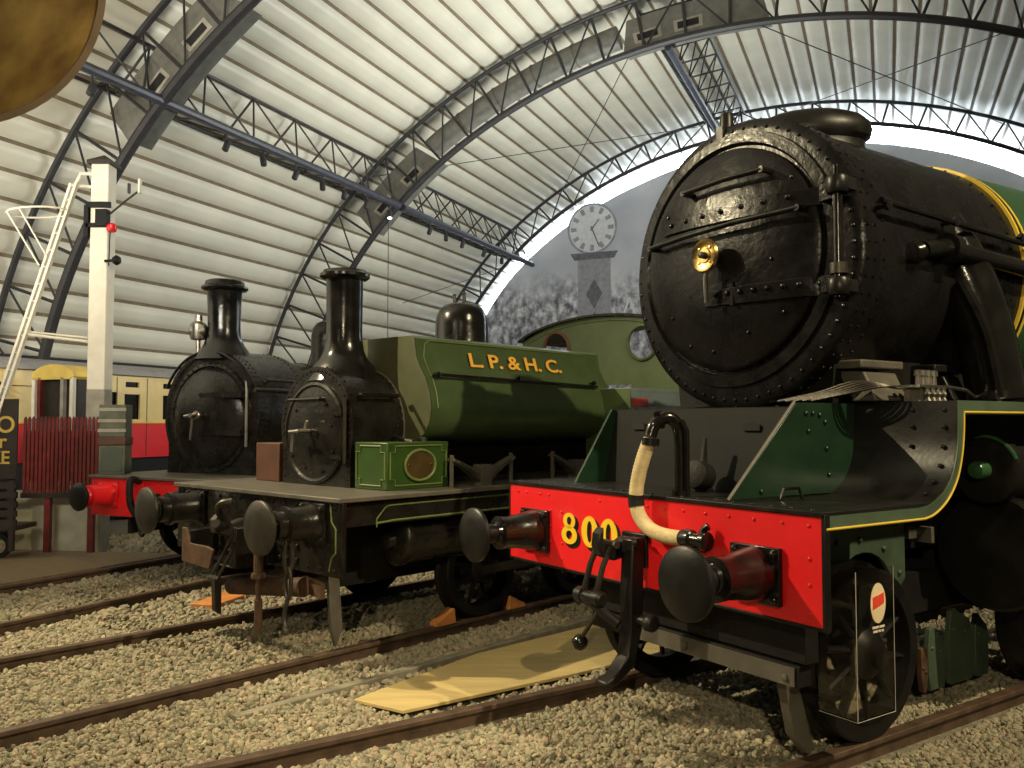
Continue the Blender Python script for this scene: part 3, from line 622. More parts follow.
    ring = lambda R, n, x, ph=0: [(x, R * math.cos(2 * PI * (k + ph) / n), ZC_ + R * math.sin(2 * PI * (k + ph) / n)) for k in range(n)]
    sb.rivets(ring(.87, 60, SX + .001), (1, 0, 0), .012, .8, 7)
    for x, n in ((SX - .05, 60), (SX - .12, 60)): sb.rivets(ring(.926, n, x), [(0, math.cos(2 * PI * k / n), math.sin(2 * PI * k / n)) for k in range(n)], .011, .8, 6)
    for x in (SX - .24, SX - 1.70): sb.rivets(ring(.901, 50, x, .3), [(0, math.cos(2 * PI * (k + .3) / 50), math.sin(2 * PI * (k + .3) / 50)) for k in range(50)], .011, .8, 6)
    sm = sb.build('smokebox', SMOKE, T)
    dz = ZC_ + .03; dy = -.03
    MB().lathe([(.82, 0), (.815, .022), (.75, .03), (.735, .012), (.735, 0)], (SX - .003, dy, dz), (1, 0, 0), 80, closed=True).build('door_ring', SMOKE, sm)
    dr = MB().lathe([(.715, 0), (.712, .035), (.70, .048), (.66, .062), (.60, .085), (.45, .125), (.30, .148), (.15, .16), (.01, .163)], (SX - .003, dy, dz), (1, 0, 0), 80)
    dome = lambda y, z: SX - .003 + float(np.interp(math.hypot(y - dy, z - dz), [0, .30, .45, .60, .66, .70, .715], [.163, .148, .125, .085, .062, .048, 0]))
    dr.rivets([(dome(y, z) - .0, y, z) for y, z in ((-.45, 2.45), (.2, 2.30), (-.1, 2.2), (.45, 2.40), (-.3, 2.25), (.40, 2.72), (.5, 3.20), (-.5, 3.15))], (1, 0, 0), .014, .8, 7)
    d_ = dr.build('smokebox_door', SMOKE, sm)
    for z0, y1, nm in ((3.055, -.52, 'hinge_strap'), (2.53, -.10, 'hinge_strap')):
        up = [(y, z0 + .055 - .02 * max(0, (.3 - y))) for y in np.linspace(.80, y1, 14)]; lo = [(y, z0 - .055 + .02 * max(0, (.3 - y))) for y in np.linspace(y1, .80, 14)]
        v = [(dome(y, z) - .004, y, z) for y, z in up + lo] + [(dome(y, z) + .020, y, z) for y, z in up + lo]; n = 28; q = MB()
        f = []
        for i in range(13): f += [(i, i + 1, 26 - i, 27 - i), (n + i, n + 27 - i, n + 26 - i, n + i + 1)]
        f += [(i, (i + 1) % n, n + (i + 1) % n, n + i) for i in range(n)]
        q.add(v, f); q.rivets([(dome(y, z0 + .018) + .020, y, z0 + .018) for y in np.linspace(.66, y1 + .1, 8)], (1, 0, 0), .019, .9, 7)
        q.box(SX + .01, SX + .075, .70, .86, z0 - .05, z0 + .05)
        q.build(nm, SMOKE, d_, bevel=.004)
    hg = MB().tube([(-.775, .835, 2.44), (-.775, .835, 3.18)], .028, 12); hg.build('hinge_pin', BLK, d_)
    for z in (2.50, 3.07):
        kb = MB().lathe([(.055, -.05), (.065, -.03), (.065, .03), (.055, .05)], (-.775, .835, z), (0, 0, 1), 16); kb.box(-.86, -.77, .80, .90, z - .035, z + .035); kb.build('hinge_bracket', BLK2, d_, bevel=.004)
    MB().lathe([(.05, -.03), (.05, .03)], (-.775, .835, 2.60), (0, 0, 1), 14).build('hinge_collar', DSTEEL, d_)
    for pts, nm in (([(.60, 2.985), (.2, 2.965), (-.2, 2.95), (-.60, 2.945)], 'door_handrail'), ([(.36, 3.265), (.1, 3.262), (-.26, 3.25)], 'door_handrail')):
        q = MB().tube([(max(dome(y, z), -.84) + .075, y, z) for y, z in pts], .017, 10)
        for y, z in (pts[0], pts[-1]): q.tube([(max(dome(y, z), -.86) - .02, y, z), (max(dome(y, z), -.84) + .09, y, z)], .02, 8)
        q.build(nm, BLK, d_)
    bw = MB().tube([(SX + .15, 0, 2.79), (SX + .30, 0, 2.79)], .022, 12); bw.build('locking_shaft', BLK2, d_)
    hw_ = MB().lathe([(.015, .012), (.045, .012), (.05, .004), (.08, .006), (.10, .016), (.108, .0), (.10, -.016), (.08, -.010), (.02, -.012)], (SX + .26, 0, 2.79), (1, 0, 0), 40)
    hw_.rivets([(SX + .267, .062 * math.cos(a), 2.79 + .062 * math.sin(a)) for a in [PI / 4 + k * PI / 2 for k in range(4)]], (1, 0, 0), .010, .5); h2 = hw_.build('door_handwheel', BRASS, d_)
    MB().lathe([(.022, 0), (.022, .03), (.01, .036)], (SX + .27, 0, 2.79), (1, 0, 0), 6).build('wheel_nut', DSTEEL, h2)
    MB().tube([(SX + .22, 0, 2.78), (SX + .24, -.02, 2.65), (SX + .22, -.03, 2.50)], .014, 8).build('locking_lever', STEEL, d_)
    MB().tube([(SX + .15, .12, 2.62), (SX + .16, .13, 2.47)], .014, 8).build('door_stop', BLK2, d_)
    q = MB().lathe([(.045, -.02), (.045, .10), (.035, .13), (.01, .135)], (SX - .06, -.10, ZC_ + .90), (0, 0, 1), 14); q.box(SX - .01, SX + .012, -.13, -.07, ZC_ + .78, ZC_ + .93); q.build('lamp_iron', BLK2, sm, bevel=.003)
    # saddle, supports, lubricator
    sd = MB(); arc2 = [(.62 * math.cos(t) * 1.35, ZC_ + .93 * math.sin(t)) for t in np.linspace(PI * 1.22, PI * 1.78, 14)]
    sd.prism([(-.62, 1.84)] + [(y, z) for y, z in arc2] + [(.62, 1.84)], 'x', -1.0, -2.55); sd.build('smokebox_saddle', BLK3, T, bevel=.006)
    for x in (-1.22, -1.98):
        q = MB(); q.prism([(.60, 2.06), (.78, 2.04), (.86, 1.87), (.70, 1.87)], 'x', x - .17 if x > -1.5 else x - .10, x + .15 if x > -1.5 else x + .08); q.box(x - .22, x + .2, .55, .80, 2.06, 2.11); q.build('saddle_bracket', GREYP if x > -1.5 else BLK2, T, bevel=.01)
    lu = MB().box(-1.50, -1.24, .92, 1.02, 1.865, 1.94); lu.box(-1.55, -1.2, .90, 1.04, 1.945, 1.96)
    for k in range(4): lu.lathe([(.016, 0), (.014, .05), (.022, .055), (.022, .085), (.008, .09)], (-1.45 + .055 * k, .98, 1.96), (0, 0, 1), 8); lu.lathe([(.018, 0), (.010, .02), (.018, .04), (.010, .06), (.014, .075)], (-1.45 + .055 * k, 1.035, 1.87), (0, 0, 1), 8)
    lu.tube([(-1.55, 1.0, 1.955), (-1.75, 1.0, 1.94), (-1.95, .95, 1.90)], .012, 6); lu.build('lubricator', STEEL, T)
    pp = MB()
    for k in range(6): pp.tube(bez([(-1.22 + .02 * k, .95, 1.94), (-1.05 + .01 * k, .93 - .03 * k, 1.95 + .006 * k), (-.95, .80 - .05 * k, 1.92), (-.9, .55 - .06 * k, 1.875)], 5), .008, 6)
    pp.build('oil_pipe', DSTEEL, T)
    # steam pipe to the cylinder
    sp = MB().tube(bez([(-2.0, .70, 3.0), (-2.02, .84, 2.72), (-2.10, .93, 2.35), (-2.16, .98, 1.88)], 8), [.17] * 25, 18); so = sp.build('steam_pipe', BLK, T)
    rb = MB(); rb.rivets([tuple(Vector((-2.30, .86 + .004 * k, 2.62 - .06 * k))) for k in range(12)], (.2, .9, .2), .02, .8, 7); rb.lathe([(.22, -.02), (.22, .03)], (-2.16, .98, 1.90), (0, -.08, 1), 20); rb.tube(bez([(-1.86, .93, 2.62), (-1.94, 1.03, 2.3), (-2.0, 1.08, 1.9)], 8), .035, 8); rb.build('pipe_flange', BLK, so)
    # handrail and ejector pipe on the near side
    q = MB().tube([(-1.0, .955, 2.99), (-2.6, .955, 2.93), (-7.0, 1.02, 2.93)], .019, 10)
    for x in (-1.05, -1.75, -2.55, -4.2): q.lathe([(.014, 0), (.014, .06), (.028, .075), (.028, .095), (.01, .10)], (x, .88, 2.965), (0, 1, 0), 10)
    q.build('boiler_handrail', BLK, T)
    q = MB().tube([(-1.45, .93, 2.76), (-1.62, .965, 2.79), (-2.6, .98, 2.75), (-7.0, 1.05, 2.70)], .055, 14); q.lathe([(.09, -.03), (.09, .05)], (-1.66, .966, 2.79), (-1, 0, 0), 14); q.lathe([(.05, 0), (.07, .04), (.05, .1)], (-1.33, .93, 2.74), (-1, 0, .05), 12); q.build('ejector_pipe', BLK, T)
    # boiler
    bo = MB().lathe([(.90, 0), (.915, -.01), (1.0, -6.0), (.2, -6.0)], (-2.70, 0, ZC_), (1, 0, 0), 72).build('boiler', GRNA2, T)
    for x, R, m_, nm in ((-2.70, .922, YEL, 'boiler_band'), (-2.735, .921, BLK, 'boiler_band'), (-2.77, .922, YEL, 'boiler_band'), (-4.4, .95, BLK, 'boiler_band')):
        MB().lathe([(R - .02, -.012), (R, -.010), (R, .010), (R - .02, .012)], (x, 0, ZC_), (1, 0, 0), 72, closed=True).build(nm, m_, bo)
    # chimney: low, long double one
    ch = MB().lathe([(.40, -.16), (.33, -.02), (.31, .04), (.31, .07), (.345, .10), (.355, .15), (.345, .20), (.30, .25), (.22, .285), (.01, .295)], (-1.66, 0, ZC_ + .845), (0, 0, 1), 40, sx=.74, sy=1.16); ch.build('chimney', BLK2, T)
    return T
loco_a()
# clear box with a red logo, fixed in front of the leading wheel
def acrylic_box():
    T = thing('acrylic_box', 'clear acrylic box with red book logo, in front of the big locomotive\'s leading wheel', 'box', WA(-.50, 1.09, .31), FA)
    w, d, h, t = .155, .11, .715, .006
    b = MB()
    b.box(-w, w, -d, d, 0, t).box(-w, -w + t, -d, d, t, h).box(w - t, w, -d, d, t, h).box(-w + t, w - t, -d, -d + t, t, h).box(-w + t, w - t, d - t, d, t, h)
    b.build('box_body', ACR, T, smooth=False)
    e = MB()
    for x in (w,): e.tube([(x, d, 0), (x, d, h)], .0018, 6)
    e.tube([(-w, d, 0), (-w, d, h)], .0014, 6); e.tube([(-w, d, 0), (w, d, 0), (w, -d, 0)], .0014, 6); e.build('polished_edge', mat('acrylic_edge', (.62, .60, .52), .3), T)
    y = d + .002; lg = MB().prism(circ(-.02, .55, .062, 32, ry=.098), 'y', y, y + .002).build('logo_disc', mat('logo_cream', (.78, .62, .40), .5), T, smooth=False)
    bk = MB()
    bk.prism([(-.066, .598), (-.022, .588), (-.022, .532), (-.066, .546)], 'y', y + .002, y + .004); bk.prism([(-.018, .588), (.026, .580), (.026, .520), (-.018, .532)], 'y', y + .002, y + .004); bk.build('logo_book', REDL, lg, smooth=False)
    tx = MB()
    for z, xs in ((.428, ((-.07, -.03), (-.024, .03))), (.408, ((-.062, -.045), (-.038, -.02), (-.014, .024)))):
        for a, c in xs: tx.prism([(a, z), (c, z), (c, z + .011), (a, z + .011)], 'y', y, y + .002)
    tx.build('logo_caption', mat('caption_cream', (.70, .62, .52), .6), T, smooth=False)
    MB().box(-.10, .10, -d - .05, -d, .02, .05).box(.02, .05, -d - .25, -d, -.02, .02).build('fixing_bracket', BLK3, T)
acrylic_box()

# ================================================================== SADDLE TANK LOCOMOTIVE (middle)
def loco_b():
    T = thing('saddle_tank_locomotive', 'green saddle tank steam locomotive lettered L.P. & H.C., in the middle', 'locomotive', OB, FB)
    b = MB().box(-.03, 0, -1.25, 1.25, .62, 1.165)
    b.rivets([(0, y, 1.12) for y in np.linspace(-1.15, 1.15, 15)] + [(0, y, .67) for y in np.linspace(-1.15, 1.15, 15)], (1, 0, 0), .016, .8, 6)
    b.rivets([(0, y, z) for y in (.55, .68, .45) for z in (.98, .80, .70)], (1, 0, 0), .024, .9, 6)
    bb = b.build('buffer_beam', BLKB, T, bevel=.004)
    ln = MB(); ln.tube([(.003, 1.10, 1.15), (.003, 1.12, 1.02), (.003, 1.17, .97), (.003, 1.17, .80), (.003, 1.12, .76), (.003, 1.09, .66)], .007, 6); ln.build('lining', LINEG, bb)
    fp = MB().box(-6.4, .04, -1.26, 1.26, 1.165, 1.20); fp.build('footplate', GREYP, T, bevel=.006)
    for s in (1, -1):
        va = MB().box(-6.4, -.03, s * 1.19 - .015, s * 1.19 + .015, .98, 1.165); vo = va.build('valance', BLKB, T)
        MB().box(-.06, -.03, s * 1.19 - .02, s * 1.19 + .02, .62, 1.165).build('beam_end_plate', BLKB, T)
        if s > 0: MB().tube([(-.34, 1.207, .96), (-.34, 1.207, 1.02), (-.42, 1.207, 1.10), (-.46, 1.207, 1.115), (-6.2, 1.207, 1.115)], .006, 6).tube([(-.34, 1.207, .99), (-.52, 1.207, 1.0), (-6.2, 1.207, 1.0)], .009, 6).build('lining', LINEG, vo)
    hs = [(.15, .02), (.14, .05), (.125, .08), (.125, .24), (.14, .25), (.14, .28), (.105, .285), (.10, .33), (.11, .335), (.11, .36), (.075, .365), (.07, .38)]
    buffer(T, .90, 1.0, .195, .47, .32, hs, BLKB, DSTEEL, DSTEEL); buffer(T, -.88, 1.0, .195, .47, .32, hs, BLKB, DSTEEL, DSTEEL)
    # drawgear at the front
    q = MB().prism([(0, .84), (.22, .84), (.33, .88), (.34, .98), (.27, 1.04), (.25, 1.0), (.27, .95), (.22, .93), (.1, .97), (0, .97)], 'y', -.04, .04); q.build('drawhook', DSTEEL, T, bevel=.01)
    q = MB().tube(bez([(.22, .05, .93), (.34, .10, 1.05), (.36, .18, 1.12), (.30, .24, 1.14)], 6), .026, 8).tube([(.30, .10, .93), (.40, .17, .97)], .035, 10); q.build('coupling_shackle', DSTEEL, T)
    q = MB()
    for dy in (0, .10): q.tube([(.26, .18 + dy, .86), (.36, .04 + dy, .54)], .014, 8)
    q.tube([(.36, .02, .54), (.36, .17, .54)], .02, 8); q.prism([(.33, .54), (.39, .54), (.38, .30), (.33, .26)], 'y', .10, .15); q.build('coupling_link', DSTEEL, T)
    q = MB()
    for z0, z1, r in ((.92, .66, 0), (.70, .48, 1)):
        w = .035; lp = [(.26 + (.0 if r else w * math.cos(t)), .96 + (w * math.cos(t) if r else 0), (z0 + z1) / 2 + (z0 - z1) / 2 * math.sin(t)) for t in np.linspace(0, 2 * PI, 17)[:-1]]; q.tube(lp, .015, 8, closed=True)
    q.tube(bez([(.26, .96, .50), (.27, .93, .36), (.28, .97, .27), (.30, 1.05, .28), (.31, 1.10, .34)], 6), .016, 8); q.build('side_chain', DSTEEL, T)
    q = MB().tube([(.26, .56, .80), (.26, .56, .58)], .035, 10).tube([(.26, .56, .58), (.25, .55, .40)], .02, 8).tube([(.25, .55, .42), (.24, .53, .16)], .03, 8).lathe([(.05, -.02), (.055, 0), (.05, .02)], (.26, .56, .60), (0, 0, 1), 10); q.build('heating_hose', RUSTM, T)
    q = MB(); q.box(.02, .30, -.52, .30, .62, .64).box(.02, .30, -.52, -.46, .62, .86).box(.02, .30, .24, .30, .62, .94); q.build('drag_box', BLKB, T, bevel=.01)
    MB().prism([(-.52, .60), (-.06, .58), (.0, .74), (-.10, .76), (-.38, .76), (-.44, .88), (-.52, .88)], 'x', .30, .325).build('drag_box_lip', RUSTM, T, bevel=.008)
    q = MB().prism([(.28, .50), (.9, .42), (.9, .54), (.28, .60)], 'x', -.10, -.06); q.tube([(-.02, -.3, .38), (-.02, .75, .50)], .075, 12); q.build('brake_beam', RUSTM, T)
    # frames and running gear
    q = MB()
    for y in (-.6, .55): q.box(-6.2, -.03, y, y + .05, .42, 1.165)
    q.box(-6, -.4, -.55, .55, .55, 1.1); q.build('main_frame', BLK3, T)
    for y in (.95, -.95):
        c = MB().lathe([(.03, .10), (.06, .09), (.07, .03), (.17, .02), (.20, 0), (.205, -.01), (.205, -.06), (.19, -.07), (.19, -.70), (.21, -.71), (.21, -.76), (.1, -.78)], (-.72, y, .80), (1, 0, 0), 36); c.build('cylinder', BLKB, T)
    for x in (-1.83, -3.25, -4.7):
        wheel(T, x, .80, .44, 1, BLK3, 'driving_wheel', 9); wheel(T, x, -.80, .44, -1, BLK3, 'driving_wheel', 9)
        MB().tube([(x, -.8, .44), (x, .8, .44)], .07, 12).build('axle', BLK3, T)
    MB().obox((-1.5, 1.05, .78), (-3.3, 1.0, .50), .05, .10).box(-3.4, -1.7, .93, .98, .40, .48).build('connecting_rod', DSTEEL, T)
    MB().prism([(-.14, .62), (-.24, .62), (-.28, .16), (-.22, .04), (-.18, .16)], 'y', .84, .88).build('guard_iron', GREYP, T, bevel=.004)
    # smokebox: round top, straight sides down to the footplate
    sec = [(-.50, 1.20), (-.50, 1.5)] + [(.535 * math.cos(t), 1.70 + .535 * math.sin(t)) for t in np.linspace(PI + .35, -.35, 34)] + [(.50, 1.5), (.50, 1.20)]
    q = MB().prism(sec, 'x', -.62, -1.17)
    pts = [(.50 * math.cos(t), 1.70 + .50 * math.sin(t)) for t in np.linspace(PI + .1, -.1, 30)] + [(s * .47, z) for s in (-1, 1) for z in (1.26, 1.34, 1.42, 1.50)]
    q.rivets([(-.62, y, z) for y, z in pts], (1, 0, 0), .011, .9, 6)
    tt = np.linspace(PI + .1, -.1, 26)
    for x in (-.66, -1.12): q.rivets([(x, .536 * math.cos(t), 1.70 + .536 * math.sin(t)) for t in tt], [(0, math.cos(t), math.sin(t)) for t in tt], .011, .9, 6)
    sm = q.build('smokebox', BLKB, T)
    q = MB().lathe([(.45, 0), (.445, .02), (.42, .03), (.40, .018), (.30, .035), (.15, .045), (.01, .046)], (-.62, .0, 1.655), (1, 0, 0), 56)
    q.rivets([(-.585, y, z) for y, z in ((-.25, 1.85), (.2, 1.9), (.28, 1.72), (-.1, 1.35), (.15, 1.32), (.3, 1.5), (-.3, 1.45))], (1, 0, 0), .016, .8, 6)
    d = q.build('smokebox_door', BLKB, sm)
    MB().prism([(.42, 1.43), (.42, 1.47), (-.05, 1.485), (-.05, 1.455)], 'x', -.605, -.585).build('hinge_strap', BLKB, d); MB().prism([(.42, 1.80), (.42, 1.84), (.02, 1.845), (.02, 1.815)], 'x', -.605, -.585).build('hinge_strap', BLKB, d)
    q = MB().tube([(-.54, -.30, 1.945), (-.54, .18, 1.95)], .014, 8)
    for y in (-.28, .16): q.tube([(-.60, y, 1.947), (-.53, y, 1.947)], .016, 8)
    q.build('door_handrail', BLK, d)
    q = MB().tube([(-.57, -.02, 1.67), (-.44, -.02, 1.67)], .022, 10).tube([(-.44, -.13, 1.665), (-.44, .02, 1.675)], .014, 8).tube([(-.46, -.10, 1.66), (-.45, -.11, 1.49)], .015, 8).tube([(-.50, .02, 1.70), (-.50, .05, 1.76)], .014, 8); q.build('door_handle', STEEL, d)
    q = MB().tube([(-.60, .45, 1.4), (-.60, .45, 1.95)], .016, 8); q.build('hinge_pin', DSTEEL, d)
    # chimney
    MB().lathe([(.33, -.12), (.27, .02), (.215, .08), (.18, .15), (.165, .24), (.160, .35), (.165, .78), (.17, .80), (.20, .805), (.225, .825), (.225, .85), (.20, .87), (.19, .885), (.15, .89), (.14, .80), (.01, .78)], (-.92, 0, 2.235), (0, 0, 1), 40).build('chimney', BLK, T)
    # boiler and bands
    q = MB().lathe([(.50, 0), (.50, -3.6), (.1, -3.6)], (-1.15, 0, 1.70), (1, 0, 0), 48); bo = q.build('boiler', BLKB, T)
    MB().lathe([(.50, -.015), (.535, -.012), (.535, .012), (.50, .015)], (-1.175, 0, 1.70), (1, 0, 0), 48, closed=True).build('boiler_band', GREYP, bo)
    q = MB().tube([(-.70, .55, 1.98), (-1.10, .55, 1.98)], .017, 8).tube([(-.72, .5, 1.98), (-.72, .56, 1.98)], .02, 8).tube([(-1.08, .5, 1.98), (-1.08, .56, 1.98)], .02, 8); q.build('smokebox_handrail', BLK, sm)
    # saddle tank
    half = [(.0, 2.515), (.60, 2.515), (.645, 2.49), (.652, 2.43), (.675, 2.32), (.73, 2.22), (.80, 2.12), (.845, 2.0), (.87, 1.87), (.855, 1.76), (.80, 1.66), (.70, 1.59), (.56, 1.565)]
    sec = half + [(-y, z) for y, z in half[::-1][:-1]] ; x0, x1 = -1.20, -3.86
    q = MB(); n = len(sec); q.add([(x, y, z) for x in (x0, x1) for y, z in sec], [(i, (i + 1) % n, n + (i + 1) % n, n + i) for i in range(n)] + [tuple(range(n - 1, -1, -1))][:0])
    tk = q.build('saddle_tank', OLIVE, T)
    q = MB().prism(sec, 'x', x0 + .002, x0 + .012); q.build('tank_front', OLIVEF, tk, bevel=.004); MB().prism(sec, 'x', x1 - .01, x1).build('tank_back', OLIVE, tk)
    off = lambda pts, e: [(y + (e if y > 0 else -e), z) for y, z in pts]
    lp = [(x0 - .06, y + .004, z) for y, z in half[2:9]]; MB().tube([(x1 + .3, .652, 2.475)] + [(x0 - .16, .655, 2.475), (x0 - .10, .658, 2.44)] + [(x0 - .07, y + .004, z) for y, z in half[4:9]], .007, 6).build('lining', LINEG, tk)
    up = Vector((0, -.10, .30)); M = basis((-1.80, .724, 2.262), (-1, 0, 0), (0, -.31, 1)) @ Matrix.Diagonal((1.45, 1, 1, 1))
    txt = 'L. P. & H. C.'
    text_mesh('lettering', txt, .19, GOLD, tk, M, .003, .004, .98)
    q = MB().tube([(-1.26, .835, 2.165), (-3.60, .835, 2.125)], .016, 8)
    for x in (-1.30, -2.35, -3.55): q.lathe([(.012, 0), (.012, .06), (.024, .07), (.024, .10), (.01, .105)], (x, .75, 2.155), (0, 1, .1), 8)
    q.build('tank_handrail', BLK, tk)
    MB().lathe([(.285, -.02), (.275, .02), (.272, .24), (.262, .32), (.235, .39), (.18, .44), (.10, .465), (.01, .47)], (-2.40, 0, 2.515), (0, 0, 1), 40).build('steam_dome', BLK, T)
    for y in (-.09, .05): MB().lathe([(.016, 0), (.016, .10), (.022, .105), (.022, .12), (.01, .125)], (-2.38, y, 2.96), (0, 0, 1), 10).build('safety_valve', DSTEEL, T)
    # sandboxes
    for s, m0, m1 in ((1, OLIVEF, BRGRN), (-1, BROWNP, BROWNP)):
        q = MB().box(-1.30, -.63, s * .55 if s > 0 else -.98, .97 if s > 0 else -.58, 1.20, 1.585 if s > 0 else 1.555); sx = q.build('sandbox', m1, T, bevel=.008)
        if s > 0:
            for pl, f in (((-1.27, -.66, 1.235, 1.555), lambda u, v: (u, .974, v)), ((.58, .945, 1.235, 1.555), lambda u, v: (-.626, u, v))):
                a, c, z0, z1 = pl; k = .05
                P = [(a + k, z0), (c - k, z0), (c - k, z0 + k), (c, z0 + k), (c, z1 - k), (c - k, z1 - k), (c - k, z1), (a + k, z1), (a + k, z1 - k), (a, z1 - k), (a, z0 + k), (a + k, z0 + k)]
                MB().tube([f(u, v) for u, v in P], .007, 6, closed=True).build('lining', LINEG, sx)
            pt = MB().prism(circ(-.97, 1.395, .155, 36, ry=.115), 'y', .97, .984); p_ = pt.build('works_plate', BRONZE, sx)
            MB().tube([(u, .986, v) for u, v in circ(-.97, 1.395, .165, 36, ry=.125)], .012, 8, closed=True).build('plate_rim', LINEG, p_)
            MB().rivets([(-1.09, .984, 1.395), (-.85, .984, 1.395)], (0, 1, 0), .013, .8, 7).build('plate_screw', BRASS, p_)
            MB().tube([(-1.0, .86, 1.585), (-1.0, .72, 1.60), (-1.05, .56, 1.62)], .02, 8).lathe([(.04, 0), (.04, .03), (.02, .04)], (-1.12, .84, 1.585), (0, 0, 1), 10).build('sandbox_fitting', DSTEEL, sx)
    # leaf springs above the footplate
    for x in (-1.62, -2.95):
        q = MB()
        for k in range(5):
            h = .38 - .06 * k; q.prism([(x - h, 1.42 - .028 * k), (x - h * .5, 1.345 - .028 * k), (x, 1.315 - .028 * k), (x + h * .5, 1.345 - .028 * k), (x + h, 1.42 - .028 * k), (x + h, 1.445 - .028 * k), (x + h * .5, 1.372 - .028 * k), (x, 1.342 - .028 * k), (x - h * .5, 1.372 - .028 * k), (x - h, 1.445 - .028 * k)], 'y', 1.02, 1.11)
        q.box(x - .06, x + .06, 1.01, 1.12, 1.20, 1.38)
        for s in (-.37, .37): q.tube([(x + s, 1.065, 1.20), (x + s, 1.065, 1.47)], .02, 8)
        q.build('leaf_spring', GREYP, T)
    # side bunker ahead of the cab, cab
    q = MB().box(-4.75, -3.70, .62, 1.21, 1.20, 2.11)
    q.rivets([(x, 1.21, 2.08) for x in np.linspace(-4.7, -3.75, 22)], (0, 1, 0), .009, .8, 6); bu = q.build('side_bunker', CABDAY, T, bevel=.01)
    MB().box(-3.70, -3.69, .62, 1.205, 1.21, 2.10).build('bunker_front', CABG, bu)
    MB().box(-4.75, -3.70, -1.21, -.62, 1.20, 2.11).build('side_bunker', CABG, T, bevel=.01)
    MB().box(-4.0, -3.72, 1.21, 1.222, 1.92, 2.0).build('bunker_red_strip', REDL, bu)  # plain red plate strip on the bunker side, no lamp
    arc = [(1.24 * math.sin(a) / math.sin(1.0), 2.80 + .25 * (math.cos(a) - math.cos(1.0)) / (1 - math.cos(1.0))) for a in np.linspace(-1.0, 1.0, 30)]
    outer = [(1.24, 1.2), (-1.24, 1.2)] + arc
    me = holed_plate(outer, [circ(.66, 2.69, .195, 36), circ(-.66, 2.69, .195, 36), [(-.5, 1.25), (.5, 1.25), (.5, 2.2), (-.5, 2.2)]], .02)
    me.transform(basis((-4.75, 0, 0), (0, 1, 0), (0, 0, 1))); sp = link('spectacle_plate', me, CABG, T)
    for y in (.66, -.66): MB().tube([(-4.735, y + .205 * math.cos(t), 2.69 + .205 * math.sin(t)) for t in np.linspace(0, 2 * PI, 37)[:-1]], .022, 8, closed=True).build('spectacle_rim', OLIVE if y > 0 else BROWNP, sp)
    rf = MB(); v = [(x, y * 1.03, z + o) for x in (-4.68, -6.3) for o in (.004, .03) for y, z in arc]; n = len(arc)
    f = [(k * n + i, k * n + i + 1, (k + 2) * n + i + 1, (k + 2) * n + i) for k in (0, 1) for i in range(n - 1)] + [(k * n + i, k * n + i + 1, (k + 1) * n + i + 1, (k + 1) * n + i) for k in (0, 2) for i in range(n - 1)]
    f += [(0, n, 3 * n, 2 * n), (n - 1, 2 * n - 1, 4 * n - 1, 3 * n - 1)]
    rf.add(v, f); rf.build('cab_roof', BLKB, T)
    MB().tube([(-4.735, y * .97, z - .05) for y, z in arc], .008, 6).build('lining', LINEG, sp)
    for s in (1, -1):
        q = MB(); q.prism([(-4.76, 1.2), (-6.3, 1.2), (-6.3, 2.82), (-6.2, 2.82), (-6.2, 2.15), (-5.3, 2.15), (-5.2, 2.25), (-5.2, 2.82), (-4.76, 2.82)], 'y', s * 1.22 - .01, s * 1.22 + .01); q.build('cab_side', CABDAY if s > 0 else CABG, T)
    MB().box(-6.3, -6.28, -1.21, 1.21, 1.2, 2.15).build('bunker_back', CABG, T)
    return T
loco_b()
def chocks():
    for dx, lab, s in ((-.47, 'small orange wheel chock on the rail behind the saddle tank locomotive\'s near wheel', -1), (.47, 'small orange wheel chock on the rail in front of the saddle tank locomotive\'s near wheel', 1)):
        x = -1.83 + dx; m = MB().prism([(x - s * .13, 0), (x + s * .10, 0), (x + s * .10, .03), (x - s * .11, .13)][::s], 'y', .78, .88)
        o = m.build('wheel_chock', ORNG, None, bevel=.005); o.location = OB; o.rotation_euler.z = FB; tag(o, lab, 'chock')
    o = MB().prism([(-.32, -.16), (.30, -.14), (.30, .14), (-.30, .16)], 'z', -.09, -.03).build('timber_packing', ORNG, None, bevel=.01); o.location = (-2.95, 8.72, 0); o.rotation_euler.z = FB + .5
    tag(o, 'orange-yellow timber block lying on ballast below the saddle tank locomotive\'s buffer beam', 'timber')
chocks()

